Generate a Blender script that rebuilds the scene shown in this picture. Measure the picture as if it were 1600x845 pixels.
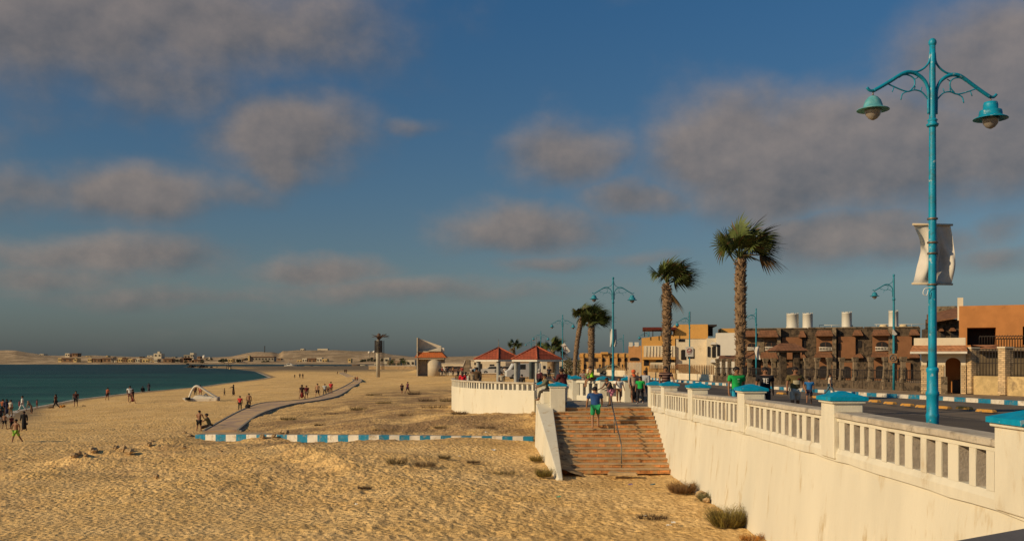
import bpy, math, random
import numpy as np
from mathutils import Vector, Matrix
R=math.radians
random.seed(7); rng=np.random.default_rng(7)
for o in list(bpy.data.objects): bpy.data.objects.remove(o)
sc=bpy.context.scene; col=sc.collection

# ------------------------------------------------------------------ camera, sky, sun, exposure
F=1500.0; HY=562.0                 # focal length and horizon row of the 1600 x 845 photograph
cam=bpy.data.objects.new('camera',bpy.data.cameras.new('camera')); col.objects.link(cam)
cam.location=(0,0,0); cam.rotation_euler=(R(90),0,0)      # heights below are measured from eye level
cam.data.sensor_width=36; cam.data.lens=36*F/1600; cam.data.shift_y=139.5/1600
cam.data.clip_start=0.1; cam.data.clip_end=20000
sc.camera=cam
SUN_EL=25.0; SUN_AZ=243.0          # azimuth clockwise from +Y
S=Vector((math.sin(R(SUN_AZ))*math.cos(R(SUN_EL)),math.cos(R(SUN_AZ))*math.cos(R(SUN_EL)),math.sin(R(SUN_EL))))
sl=bpy.data.lights.new('sun','SUN'); sl.energy=4.2; sl.angle=R(0.5); sl.color=(1.0,0.77,0.47)
so=bpy.data.objects.new('sun',sl); col.objects.link(so); so.rotation_euler=S.to_track_quat('Z','Y').to_euler()
sc.view_settings.view_transform='Standard'; sc.view_settings.look='None'; sc.view_settings.gamma=1
sc.view_settings.exposure=0.0; sc.view_settings.use_curve_mapping=False
wd=bpy.data.worlds.new('World'); sc.world=wd; wd.use_nodes=True

def build_world():
    nt=wd.node_tree; N=nt.nodes; L=nt.links; N.clear()
    out=N.new('ShaderNodeOutputWorld'); bg=N.new('ShaderNodeBackground'); bg.inputs[1].default_value=0.1
    L.new(bg.outputs[0],out.inputs[0])
    sky=N.new('ShaderNodeTexSky'); sky.sky_type='NISHITA'; sky.sun_disc=False
    sky.sun_elevation=R(SUN_EL); sky.sun_rotation=R(SUN_AZ); sky.air_density=1.0; sky.dust_density=0.6; sky.ozone_density=2.0
    tint=N.new('ShaderNodeMix'); tint.data_type='RGBA'; tint.blend_type='MULTIPLY'; tint.inputs[0].default_value=1
    L.new(sky.outputs[0],tint.inputs[6])
    tc=N.new('ShaderNodeTexCoord'); sep=N.new('ShaderNodeSeparateXYZ'); L.new(tc.outputs['Generated'],sep.inputs[0])
    def m(op,a,b=None,c=None,clamp=False):
        n=N.new('ShaderNodeMath'); n.operation=op; n.use_clamp=clamp
        for i,v in enumerate((a,b,c)):
            if v is None: continue
            if isinstance(v,(int,float)): n.inputs[i].default_value=v
            else: L.new(v,n.inputs[i])
        return n.outputs[0]
    az=m('ARCTAN2',sep.outputs[0],sep.outputs[1]); el=m('ARCSINE',sep.outputs[2])
    cmb=N.new('ShaderNodeCombineXYZ'); L.new(az,cmb.inputs[0]); L.new(el,cmb.inputs[1])
    # air near the horizon is greyer and darker, overhead a deep blue
    tr=N.new('ShaderNodeValToRGB'); L.new(m('MULTIPLY',el,1.6,clamp=True),tr.inputs[0])
    cr=tr.color_ramp; cr.elements[0].color=(0.20,0.25,0.36,1); cr.elements[0].position=0.0
    cr.elements[1].color=(0.24,0.50,0.66,1); cr.elements[1].position=0.62
    e=cr.elements.new(0.12); e.color=(0.37,0.40,0.42,1)
    e=cr.elements.new(0.28); e.color=(0.33,0.44,0.50,1)
    L.new(tr.outputs[0],tint.inputs[7])
    def noise(vec,scale,detail,rough,sx=1,sy=1):
        mp=N.new('ShaderNodeMapping'); mp.inputs['Scale'].default_value=(sx,sy,1); L.new(vec,mp.inputs[0])
        n=N.new('ShaderNodeTexNoise'); n.inputs['Scale'].default_value=scale; n.inputs['Detail'].default_value=detail
        n.inputs['Roughness'].default_value=rough; L.new(mp.outputs[0],n.inputs['Vector']); return n
    wn=noise(cmb.outputs[0],7,5,0.55,1,1.7)
    vs=N.new('ShaderNodeVectorMath'); vs.operation='MULTIPLY_ADD'; L.new(wn.outputs['Color'],vs.inputs[0])
    vs.inputs[1].default_value=(0.10,0.05,0); 
    off=N.new('ShaderNodeVectorMath'); off.operation='SUBTRACT'; L.new(cmb.outputs[0],off.inputs[0]); off.inputs[1].default_value=(0.05,0.025,0)
    L.new(off.outputs[0],vs.inputs[2])
    CL=[(60,20,330,95,1.0),(300,30,260,60,1.0),(200,110,190,55,.8),(450,205,92,50,1.2),(425,250,50,32,1.0),(60,295,170,32,.8),(215,300,100,38,1.2),
        (330,300,90,22,.6),(645,192,45,14,.55),(180,400,170,26,.9),(490,428,90,18,.9),(815,358,120,30,.95),(880,240,78,42,.95),(985,308,75,26,.95),
        (1150,225,95,62,1.2),(1280,245,190,70,1.25),(1430,235,160,70,1.15),(1560,115,150,85,1.1),(1590,210,110,80,1.1),(1310,368,120,36,1.0),(1420,385,110,26,.8),
        (1560,362,60,24,.7),(1565,408,75,18,.7),(1000,405,50,14,.6),(860,415,80,14,.7),(620,455,230,14,.7),(260,460,200,14,.7),(60,430,120,20,.7),
        (1820,330,200,50,.9),(-250,180,180,80,.9),(2100,200,250,60,.9),(-500,350,260,40,.8)]
    field=None; sw=None; ssh=None
    for (px,py,hw,hh,a) in CL:
        x=(px-800)/F; y=(HY-py)/F; A=math.atan(x); E=math.atan(y*math.cos(A))
        c2=math.cos(A)
        s=N.new('ShaderNodeVectorMath'); s.operation='SUBTRACT'; L.new(vs.outputs[0],s.inputs[0]); s.inputs[1].default_value=(A,E,0)
        q=N.new('ShaderNodeVectorMath'); q.operation='MULTIPLY'; L.new(s.outputs[0],q.inputs[0])
        q.inputs[1].default_value=(1/(1.12*hw/F*c2*c2),1/(1.12*hh/F*c2),0)
        d=N.new('ShaderNodeVectorMath'); d.operation='DOT_PRODUCT'; L.new(q.outputs[0],d.inputs[0]); L.new(q.outputs[0],d.inputs[1])
        g=m('MULTIPLY',m('EXPONENT',m('MULTIPLY',d.outputs['Value'],-0.55)),a)
        field=g if field is None else m('MAXIMUM',field,g)
        dp=N.new('ShaderNodeVectorMath'); dp.operation='DOT_PRODUCT'; L.new(q.outputs[0],dp.inputs[0]); dp.inputs[1].default_value=(-0.30,0.85,0)
        g2=m('MULTIPLY',g,g); sw=m('ADD',g2,1e-4) if sw is None else m('ADD',sw,g2); t_=m('MULTIPLY',g2,dp.outputs['Value']); ssh=t_ if ssh is None else m('ADD',ssh,t_)
    fine=noise(cmb.outputs[0],9,10,0.57,1,1.15)
    dens=m('ADD',field,m('MULTIPLY',m('SUBTRACT',fine.outputs[0],0.5),0.85))
    gen=noise(cmb.outputs[0],3.0,7,0.55,1,2.6)
    gmask=m('SUBTRACT',gen.outputs[0],0.47)
    dens=m('MAXIMUM',dens,m('MULTIPLY',gmask,1.9))
    mr=N.new('ShaderNodeMapRange'); mr.interpolation_type='SMOOTHSTEP'; L.new(dens,mr.inputs[0])
    mr.inputs[1].default_value=0.16; mr.inputs[2].default_value=0.94; mr.inputs[3].default_value=0; mr.inputs[4].default_value=0.86
    # light and dark of the cloud: puffs catch light on their upper left
    o2=N.new('ShaderNodeVectorMath'); o2.operation='ADD'; L.new(cmb.outputs[0],o2.inputs[0]); o2.inputs[1].default_value=(-0.012,0.014,0)
    f2=noise(o2.outputs[0],9,10,0.57,1,1.15)
    rel=m('ADD',m('MULTIPLY',m('SUBTRACT',fine.outputs[0],f2.outputs[0]),2.4),0.34)
    rel=m('ADD',rel,m('MULTIPLY',m('DIVIDE',ssh,sw),0.42))
    hi=m('MULTIPLY_ADD',el,-0.45,0.26)   # cloud tone is set lighter low down and darker higher up
    rel=m('ADD',rel,hi,clamp=True)
    cc=N.new('ShaderNodeMix'); cc.data_type='RGBA'; L.new(rel,cc.inputs[0])
    cc.inputs[6].default_value=(1.22,1.20,1.26,1); cc.inputs[7].default_value=(2.75,2.28,2.0,1)
    mx=N.new('ShaderNodeMix'); mx.data_type='RGBA'; L.new(mr.outputs[0],mx.inputs[0])
    L.new(tint.outputs[2],mx.inputs[6]); L.new(cc.outputs[2],mx.inputs[7])
    L.new(mx.outputs[2],bg.inputs[0])
build_world()

# ------------------------------------------------------------------ helpers
def W(px,d): return (px-800)/F*d
def P(px,py,d): return Vector((W(px,d),d,(HY-py)/F*d))
def sm(a,b,t): t=np.clip((t-a)/(b-a),0,1); return t*t*(3-2*t)
WL={}
def tag(o,label=None,cat=None,group=None,kind=None):
    if label: o['label']=label
    if cat: o['category']=cat
    if group: o['group']=group
    if kind: o['kind']=kind
    return o
def thing(name,label,cat,loc=(0,0,0),rz=0,group=None):
    if XF: loc=xfp(loc)
    o=bpy.data.objects.new(name,None); col.objects.link(o); o.location=loc; o.rotation_euler=(0,0,rz)
    o.empty_display_size=.2; WL[o.name]=Vector(loc); return tag(o,label,cat,group)
XF=None
def turn(d=None,px=None):
    'following buildings face along the sight line through px instead of squarely down the road'
    global XF; XF=None if d is None else (d,(px-800)/F,math.atan((px-800)/F))
def xfp(q):
    d,a,ph=XF; n=(math.sin(ph),math.cos(ph)); s_=(a*d*n[0]+d*n[1])/(q[0]/d*n[0]+n[1]); w=q[1]-d
    return (q[0]/d*s_+w*n[0],s_+w*n[1],q[2])
class MB:
    def __init__(s): s.v=[]; s.f=[]; s.m=[]; s.sm=[]
    def add(s,vs,fs,mi=0,smooth=False):
        b=len(s.v); s.v+= [tuple(v) for v in vs]
        for f in fs: s.f.append([i+b for i in f]); s.m.append(mi); s.sm.append(smooth)
        return s
    def box(s,x0,x1,y0,y1,z0,z1,mi=0):
        return s.add([(x0,y0,z0),(x1,y0,z0),(x1,y1,z0),(x0,y1,z0),(x0,y0,z1),(x1,y0,z1),(x1,y1,z1),(x0,y1,z1)],
            [(0,3,2,1),(4,5,6,7),(0,1,5,4),(1,2,6,5),(2,3,7,6),(3,0,4,7)],mi)
    def obox(s,c,ux,uy,uz,mi=0):
        c=Vector(c);ux=Vector(ux);uy=Vector(uy);uz=Vector(uz)
        return s.add([c+a*ux+b*uy+d*uz for d in(-1,1) for (a,b) in((-1,-1),(1,-1),(1,1),(-1,1))],
            [(0,3,2,1),(4,5,6,7),(0,1,5,4),(1,2,6,5),(2,3,7,6),(3,0,4,7)],mi)
    def hexa(s,b,t,mi=0):   # bottom 4, top 4 points
        return s.add(list(b)+list(t),[(0,3,2,1),(4,5,6,7),(0,1,5,4),(1,2,6,5),(2,3,7,6),(3,0,4,7)],mi)
    def pbox(s,px0,px1,py0,py1,d,dep,mi=0):   # a block whose front stands at distance d
        x0=W(px0,d);x1=W(px1,d);z1=(HY-py0)/F*d;z0=(HY-py1)/F*d
        return s.box(x0,x1,d,d+dep,z0,z1,mi)
    def prism(s,poly,z0,z1,mi=0,mtop=None):
        n=len(poly); ar=sum(poly[i][0]*poly[(i+1)%n][1]-poly[(i+1)%n][0]*poly[i][1] for i in range(n))
        if ar<0: poly=poly[::-1]
        vs=[(p[0],p[1],z0) for p in poly]+[(p[0],p[1],z1) for p in poly]
        s.add(vs,[(i,(i+1)%n,n+(i+1)%n,n+i) for i in range(n)]+[tuple(reversed(range(n)))],mi)
        s.add([(p[0],p[1],z1) for p in poly],[tuple(range(n))],mi if mtop is None else mtop); return s
    def yprism(s,poly,y0,y1,mi=0):   # polygon in x,z extruded along y
        n=len(poly); ar=sum(poly[i][0]*poly[(i+1)%n][1]-poly[(i+1)%n][0]*poly[i][1] for i in range(n))
        if ar<0: poly=poly[::-1]
        vs=[(p[0],y0,p[1]) for p in poly]+[(p[0],y1,p[1]) for p in poly]
        return s.add(vs,[(i,n+i,n+(i+1)%n,(i+1)%n)[::-1] for i in range(n)]+[tuple(range(n)),tuple(range(2*n-1,n-1,-1))],mi)
    def tube(s,pts,rad,n=8,mi=0,smooth=True):
        pts=[Vector(p) for p in pts]; k=len(pts)
        if isinstance(rad,(int,float)): rad=[rad]*k
        t0=(pts[1]-pts[0]).normalized(); a=Vector((0,0,1)) if abs(t0.z)<.9 else Vector((1,0,0))
        u=t0.cross(a).normalized(); vs=[]
        for i,p in enumerate(pts):
            t=(pts[min(i+1,k-1)]-pts[max(i-1,0)]).normalized(); u=(u-t*u.dot(t)).normalized(); w=t.cross(u)
            for j in range(n):
                q=2*math.pi*j/n; vs.append(p+(u*math.cos(q)+w*math.sin(q))*rad[i])
        fs=[(i*n+j,i*n+(j+1)%n,(i+1)*n+(j+1)%n,(i+1)*n+j) for i in range(k-1) for j in range(n)]
        s.add(vs,fs,mi,smooth); b=len(s.v)-len(vs)
        s.f.append([b+j for j in range(n)][::-1]); s.m.append(mi); s.sm.append(False)
        s.f.append([b+(k-1)*n+j for j in range(n)]); s.m.append(mi); s.sm.append(False); return s
    def lathe(s,prof,c=(0,0,0),n=16,mi=0,smooth=True):
        vs=[(c[0]+r*math.cos(2*math.pi*j/n),c[1]+r*math.sin(2*math.pi*j/n),c[2]+z) for r,z in prof for j in range(n)]
        k=len(prof); s.add(vs,[(i*n+j,i*n+(j+1)%n,(i+1)*n+(j+1)%n,(i+1)*n+j) for i in range(k-1) for j in range(n)],mi,smooth)
        b=len(s.v)-len(vs)
        s.f.append([b+j for j in range(n)][::-1]); s.m.append(mi); s.sm.append(False)
        s.f.append([b+(k-1)*n+j for j in range(n)]); s.m.append(mi); s.sm.append(False); return s
    def ell(s,c,r,n=12,k=8,mi=0):
        prof=[]; vs=[]; c=Vector(c)
        for i in range(k+1):
            a=math.pi*i/k
            for j in range(n):
                q=2*math.pi*j/n
                vs.append((c.x+r[0]*math.sin(a)*math.cos(q)*1.0+1e-5*math.cos(q),c.y+r[1]*math.sin(a)*math.sin(q)+1e-5*math.sin(q),c.z-r[2]*math.cos(a)))
        s.add(vs,[(i*n+j,i*n+(j+1)%n,(i+1)*n+(j+1)%n,(i+1)*n+j) for i in range(k) for j in range(n)],mi,True); return s
    def rock(s,c,r,seed,mi=0,sq=.7):
        rr=random.Random(seed); c=Vector(c); n=7;k=4; vs=[]
        for i in range(k+1):
            a=math.pi*i/k
            for j in range(n):
                q=2*math.pi*j/n+i*.3; f=r*rr.uniform(.7,1.2)
                vs.append(c+Vector((f*(math.sin(a)+.02)*math.cos(q),f*(math.sin(a)+.02)*math.sin(q),-f*sq*math.cos(a))))
        s.add(vs,[(i*n+j,i*n+(j+1)%n,(i+1)*n+(j+1)%n,(i+1)*n+j) for i in range(k) for j in range(n)],mi); return s
    def build(s,name,mats,parent=None,local=False,bevel=0):
        me=bpy.data.meshes.new(name); v=np.array(s.v,float)
        if XF and not local: v=np.array([xfp(q) for q in v])
        if parent is None:
            org=Vector((v[:,0].mean(),v[:,1].mean(),v[:,2].min())) if not local else Vector((0,0,0))
        else: org=Vector((0,0,0)) if local else WL[parent.name]
        v=v-np.array(org); me.from_pydata([tuple(x) for x in v],[],s.f)
        if not isinstance(mats,(list,tuple)): mats=[mats]
        for m_ in mats: me.materials.append(m_)
        me.polygons.foreach_set('material_index',s.m); me.polygons.foreach_set('use_smooth',s.sm); me.update()
        o=bpy.data.objects.new(name,me); col.objects.link(o)
        if parent is None: o.location=org; WL[o.name]=org.copy()
        else: o.parent=parent; WL[o.name]=WL[parent.name].copy() if not local else Vector((0,0,0))
        if bevel:
            b=o.modifiers.new('bevel','BEVEL'); b.width=bevel; b.segments=2; b.limit_method='ANGLE'; b.angle_limit=R(40)
        return o
def crv(pts,n=6):
    pts=[Vector(p) for p in pts]; q=[pts[0]]+pts+[pts[-1]]; out=[]
    for i in range(1,len(q)-2):
        for k in range(n):
            t=k/n; a,b,c,d=q[i-1],q[i],q[i+1],q[i+2]
            out.append(.5*((2*b)+(c-a)*t+(2*a-5*b+4*c-d)*t*t+(3*b-a-3*c+d)*t**3))
    out.append(pts[-1]); return out
def copy_tree(o,parent=None):
    c=o.copy(); col.objects.link(c); c.parent=parent; WL[c.name]=WL.get(o.name,Vector()).copy()
    for ch in list(o.children): copy_tree(ch,c)
    return c

# ------------------------------------------------------------------ materials
_M={}
def mat(name,c,rough=.8,var=.18,scale=2.0,bump=0.,bscale=15.,stain=None,samt=.5,sscale=1.5,stretch=(1,1,1),metal=0.,spec=.3,world=False,kind=None,kp=None,chips=None):
    if name in _M: return _M[name]
    m=bpy.data.materials.new(name); m.use_nodes=True; nt=m.node_tree; N=nt.nodes; L=nt.links
    b=N['Principled BSDF']; b.inputs['Roughness'].default_value=rough; b.inputs['Metallic'].default_value=metal
    b.inputs['Specular IOR Level'].default_value=spec
    tc=N.new('ShaderNodeTexCoord'); src=tc.outputs['Object']
    if world:
        g=N.new('ShaderNodeNewGeometry'); src=g.outputs['Position']
    mp=N.new('ShaderNodeMapping'); mp.inputs['Scale'].default_value=stretch; L.new(src,mp.inputs[0])
    def nz(sc_,det=6,ro=.6,v=None):
        n=N.new('ShaderNodeTexNoise'); n.inputs['Scale'].default_value=sc_; n.inputs['Detail'].default_value=det; n.inputs['Roughness'].default_value=ro
        L.new(mp.outputs[0] if v is None else v,n.inputs['Vector']); return n.outputs[0]
    def mixc(f,a,b_,bt='MIX'):
        x=N.new('ShaderNodeMix'); x.data_type='RGBA'; x.blend_type=bt
        for i,v in((0,f),(6,a),(7,b_)):
            if isinstance(v,(int,float)): x.inputs[i].default_value=v
            elif isinstance(v,tuple): x.inputs[i].default_value=(v[0],v[1],v[2],1)
            else: L.new(v,x.inputs[i])
        return x.outputs[2]
    def rg(v,a,b_,c0=0.,c1=1.):
        r=N.new('ShaderNodeMapRange'); L.new(v,r.inputs[0]); r.inputs[1].default_value=a; r.inputs[2].default_value=b_; r.inputs[3].default_value=c0; r.inputs[4].default_value=c1
        r.interpolation_type='SMOOTHSTEP'; return r.outputs[0]
    lo=tuple(x*(1-var) for x in c); hi=tuple(min(1,x*(1+var)) for x in c)
    cc=mixc(rg(nz(scale),.3,.7),lo,hi); h=None
    if kind=='brick':
        sx,sz,mc=kp; sp=N.new('ShaderNodeSeparateXYZ'); L.new(src,sp.inputs[0]); cb=N.new('ShaderNodeCombineXYZ')
        ad=N.new('ShaderNodeMath'); ad.operation='ADD'; L.new(sp.outputs[0],ad.inputs[0]); L.new(sp.outputs[1],ad.inputs[1])
        L.new(ad.outputs[0],cb.inputs[0]); L.new(sp.outputs[2],cb.inputs[1])
        br=N.new('ShaderNodeTexBrick'); L.new(cb.outputs[0],br.inputs[0]); br.inputs['Scale'].default_value=1
        br.inputs['Brick Width'].default_value=sx; br.inputs['Row Height'].default_value=sz; br.inputs['Mortar Size'].default_value=.012
        br.inputs['Color1'].default_value=(.72,.72,.72,1); br.inputs['Color2'].default_value=(1.25,1.2,1.15,1); br.inputs['Mortar'].default_value=(mc,mc,mc,1)
        cc=mixc(1.,cc,br.outputs[0],'MULTIPLY'); h=br.outputs['Fac']
    if kind=='stone':
        vo=N.new('ShaderNodeTexVoronoi'); vo.inputs['Scale'].default_value=kp; L.new(src,vo.inputs['Vector'])
        v2=N.new('ShaderNodeTexVoronoi'); v2.feature='DISTANCE_TO_EDGE'; v2.inputs['Scale'].default_value=kp; L.new(src,v2.inputs['Vector'])
        hs=N.new('ShaderNodeSeparateColor'); L.new(vo.outputs['Color'],hs.inputs[0])
        cc=mixc(1.,cc,mixc(hs.outputs[0],(.5,.5,.5),(1.6,1.5,1.4)),'MULTIPLY')
        cc=mixc(rg(v2.outputs[0],.0,.08,.8,0.),cc,(c[0]*1.7,c[1]*1.7,c[2]*1.7))
    if kind=='tile':     # courses follow height, pans follow x
        sp=N.new('ShaderNodeSeparateXYZ'); L.new(src,sp.inputs[0])
        def saw(v,s_):
            a=N.new('ShaderNodeMath'); a.operation='MULTIPLY'; L.new(v,a.inputs[0]); a.inputs[1].default_value=s_
            f=N.new('ShaderNodeMath'); f.operation='FRACT'; L.new(a.outputs[0],f.inputs[0]); return f.outputs[0]
        ca=saw(sp.outputs[2],kp[0]); cb_=saw(sp.outputs[0],kp[1])
        cc=mixc(rg(ca,.0,.3,.75,0.),cc,tuple(x*.35 for x in c)); cc=mixc(rg(cb_,.0,.35,.5,0.),cc,tuple(x*.5 for x in c))
    if kind=='stripe':
        sp=N.new('ShaderNodeSeparateXYZ'); L.new(src,sp.inputs[0])
        a=N.new('ShaderNodeMath'); a.operation='MULTIPLY'; L.new(sp.outputs[2],a.inputs[0]); a.inputs[1].default_value=kp[0]
        f=N.new('ShaderNodeMath'); f.operation='FRACT'; L.new(a.outputs[0],f.inputs[0])
        cc=mixc(rg(f.outputs[0],.72,.78),cc,kp[1])
    if stain is not None:
        cc=mixc(rg(nz(sscale,9,.68),.62-.25*samt,.78-.2*samt),cc,stain)
    if chips is not None:
        cc=mixc(rg(nz(chips[1],5,.75),chips[2],chips[2]+.02),cc,chips[0])
        cc=mixc(rg(nz(chips[1]*.35,3,.5),.66,.70,0.,.35),cc,(.74,.68,.54))
    L.new(cc,b.inputs['Base Color'])
    if bump:
        bp=N.new('ShaderNodeBump'); bp.inputs['Strength'].default_value=min(1,bump); bp.inputs['Distance'].default_value=.03*max(1,bump)
        L.new(nz(bscale,8,.65),bp.inputs['Height']); L.new(bp.outputs[0],b.inputs['Normal'])
        if h is not None:
            b2=N.new('ShaderNodeBump'); b2.inputs['Strength'].default_value=.8; b2.inputs['Distance'].default_value=.01; b2.invert=True
            L.new(h,b2.inputs['Height']); L.new(bp.outputs[0],b2.inputs['Normal']); L.new(b2.outputs[0],b.inputs['Normal'])
    _M[name]=m; return m
plaster=mat('plaster',(.64,.595,.475),.85,.07,1.2,.25,25,stain=(.46,.36,.22),samt=.34,sscale=1.3,stretch=(1.4,1.4,.45),chips=((.30,.25,.18),9,.70))
wallpl=mat('wall_plaster',(.635,.59,.47),.85,.06,.6,.35,14,stain=(.47,.36,.20),samt=.30,sscale=2.2,stretch=(1,1,.30),chips=((.33,.26,.17),6,.705))
rawconc=mat('raw_concrete',(.42,.36,.29),.9,.2,3,.6,18,stain=(.12,.11,.09),samt=.3)
railtop=mat('rail_plaster',(.46,.40,.31),.9,.15,2,.5,20,stain=(.25,.21,.16),samt=.45,sscale=3)
bluecap=mat('blue_paint',(.002,.25,.42),.65,.15,3,.25,20,stain=(.03,.22,.30),samt=.5,sscale=4,spec=.1,chips=((.42,.38,.30),14,.70))
teal=mat('teal_enamel',(.002,.24,.38),.45,.15,2,.2,30,stain=(.02,.16,.22),samt=.5,sscale=7,spec=.35,chips=((.10,.055,.03),26,.70))
teal2=mat('pale_teal_enamel',(.09,.32,.36),.5,.2,6,.2,30,stain=(.22,.34,.32),samt=.4,sscale=12)
glassy=mat('frosted_glass',(.24,.22,.20),.15,.1,4,spec=.6)
concrete=mat('concrete',(.30,.27,.22),.9,.15,1.2,.4,12,stain=(.17,.14,.11),samt=.4,world=True)
column=mat('column_paint',(.36,.35,.31),.8,.12,2,.3,18)
floorc=mat('platform_floor',(.26,.22,.17),.9,.2,1.3,.4,10,stain=(.35,.26,.15),samt=.5,world=True)
rooftile=mat('red_roof_tile',(.32,.07,.03),.7,.25,3,.4,10,kind='tile',kp=(7,4))
browntile=mat('brown_roof_tile',(.21,.095,.045),.8,.25,2,.4,10,kind='tile',kp=(6,3.5))
ridge=mat('ridge_tile',(.36,.09,.04),.75,.2,4,.3)
whitep=mat('white_paint',(.66,.60,.50),.75,.08,2,.2,20,stain=(.45,.38,.27),samt=.3)
stone=mat('dark_rubble_stone',(.075,.055,.036),.95,.3,2,.8,8,kind='stone',kp=3.0)
stonep=mat('stone_pillar',(.15,.115,.075),.95,.25,3,.8,10,kind='stone',kp=4.0)
stucco=mat('brown_stucco',(.22,.10,.045),.9,.12,1.5,.3,20)
orange=mat('orange_stucco',(.46,.19,.058),.9,.1,1.0,.3,18,stain=(.36,.15,.05),samt=.25)
ochre=mat('ochre_stucco',(.62,.33,.09),.9,.1,.6,.2,12,stain=(.48,.25,.09),samt=.35,sscale=.6)
creamb=mat('cream_render',(.66,.56,.40),.9,.08,.6,.2,12,stain=(.50,.40,.26),samt=.3,sscale=.7)
tanb=mat('tan_render',(.48,.33,.17),.9,.15,.5,.2,12,stain=(.35,.23,.12),samt=.4,sscale=.6)
brickp=mat('cream_brick',(.55,.40,.23),.9,.15,2,.3,20,kind='brick',kp=(.28,.12,.5))
stonew=mat('yellow_stone',(.50,.36,.17),.95,.25,1.4,.7,6,stain=(.27,.19,.10),samt=.5)
darkw=mat('dark_opening',(.018,.014,.012),.5,.2,3)
iron=mat('dark_iron',(.03,.022,.018),.6,.2,5)
steel=mat('steel_rail',(.16,.14,.11),.45,.25,8,.2,metal=.5)
palmbark=mat('palm_bark',(.21,.135,.075),.95,.35,7,1,22,stain=(.08,.05,.03),samt=.5,sscale=9)
frond=mat('palm_leaf',(.065,.085,.018),.55,.45,2.2,spec=.4)
frondd=mat('dry_palm_leaf',(.12,.075,.03),.8,.3,3)
twig=mat('scrub_twig',(.16,.12,.05),.8,.4,6)
twigd=mat('dead_twig',(.085,.055,.03),.9,.4,6)
stonel=mat('sandstone_rock',(.42,.29,.15),.95,.2,3,.6,9)
litterw=mat('white_litter',(.7,.68,.62),.6,.1,6)
wood=mat('weathered_wood',(.20,.13,.07),.85,.25,4,.4)
skin_m=mat('brown_skin',(.24,.115,.06),.6,.08,9); hair_m=mat('dark_hair',(.012,.009,.008),.7,.2,9)
skin_l=mat('tan_skin',(.33,.17,.09),.6,.08,9)
def cloth(c): return mat('cloth_%02x%02x%02x'%tuple(int(max(0,min(1,x))*255) for x in c),c,.9,.15,7,.3,30)
# ------------------------------------------------------------------ terrain
_lat=rng.random((256,256))
def vnoise(x,y,wl,seed=0):
    x=np.asarray(x)/wl+seed*17.3; y=np.asarray(y)/wl+seed*31.7
    xi=np.floor(x).astype(int); yi=np.floor(y).astype(int); fx=x-xi; fy=y-yi; fx=fx*fx*(3-2*fx); fy=fy*fy*(3-2*fy)
    a=_lat[xi%256,yi%256]; b=_lat[(xi+1)%256,yi%256]; c=_lat[xi%256,(yi+1)%256]; d=_lat[(xi+1)%256,(yi+1)%256]
    return (a*(1-fx)+b*fx)*(1-fy)+(c*(1-fx)+d*fx)*fy-.5
WATER=-5.3
CP=np.array([(0,6,-4.9),(7,10,-4.9),(7,20,-4.9),(7,30,-4.9),(6.8,41,-4.9),(4,39,-4.92),(2,40,-4.9),(0,45,-4.75),(1,49,-4.4),(1.1,53,-4.3),(-5,54.5,-4.45),
(-12,58,-4.8),(-21,64,-5.15),(-26,68,-5.2),(-10,20,-4.9),(-10,35,-4.95),(-20,40,-5.05),(-30,60,-5.15),(-38,80,-5.2),(-15,80,-4.6),(-25,90,-4.95),(-25,120,-4.8),
(-8,63,-4.2),(-6,72,-3.7),(-3.5,63,-3.5),(-1.2,60.5,-3.25),(1,58.5,-3.05),(0,55,-4.0),(-10,90,-4.0),(-14,122,-4.1),(-30,150,-4.6),(-31,190,-4.6),(-33,233,-4.2),(-23,240,-4.0),
(-48,280,-4.6),(-50,150,-5.1),(-56,250,-5.1),(-10,200,-3.8),(0,100,-3.0),(0,200,-3.0),(-60,400,-4.8),(-20,400,-4),(0,400,-3.2),(-100,600,-4.9),(0,600,-4),(100,600,-3),(-100,900,-5),(0,900,-4),
(0,1200,-3.5),(300,900,-3),(-300,1200,-4.8),(-600,1300,-4.5),(5,-30,-4.9),(-30,-30,-5.1),(-20,10,-5.0)],float)
SHORE=[(-45,-3000),(-42,-200),(-40,0),(-39,40),(-42,70),(-47,90),(-51,99),(-58,128),(-61,156),(-61,189),(-64.5,215),(-68,255),(-73,290),(-85,331),(-118,442),(-165,568),(-212,640),
(-236,690),(-228,720),(-185,730),(-140,770),(-125,900),(-170,1040),(-215,1110),(-260,1135),(-400,1138),(-700,1136),(-1500,1120),(-6000,1100),(-6000,-3000)]
MOUNDS=[(425,687,.27,2.2,.8),(440,682,.26,.8,.6),(455,700,.30,1.2,.7),(478,708,.42,1.1,.5),(498,716,.42,1.0,.45),(518,724,.40,1.0,.45),(538,732,.32,1.0,.45),(462,718,-.30,1.0,.6),(488,727,-.32,1.0,.5),(512,735,-.28,1.0,.5),(40,744,.25,1.6,.7),(80,738,.30,1.5,.6),(118,724,.38,1.4,.6),(150,715,.35,1.3,.6),(190,710,.42,1.4,.7),(232,704,.36,1.6,.7),(262,694,.25,1.6,.7),(330,700,.20,2.5,1.2),(210,712,.22,2.5,1.0),(150,722,.2,2.,1.),(560,700,-.15,2.5,1.4),(640,712,.12,1.2,.8),(400,745,.16,3,1.5),
(240,735,-.15,3,1.5),(700,700,.10,2,1),(760,705,.12,1.4,.8),(300,760,.12,3,1.6),(600,660,.12,2,1.2),(690,655,.12,1.6,1.0),(655,582,1.3,3.5,3),(850,652,.2,1.2,1.2),(1120,752,.12,.8,1.2)]
HILL=np.array([(-1500,552),(-400,550),(0,549),(25,549.5),(45,553),(65,555.5),(95,558),(150,558),(210,559),(260,560),(340,560),(362,558),(385,553),(400,551.5),(425,551.5),(436,554),(442,549.5),(520,549),(590,551),(612,556),(650,560),(700,560),(745,558.5),(800,559),(900,561),(1400,560),(3000,558)],float)
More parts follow.
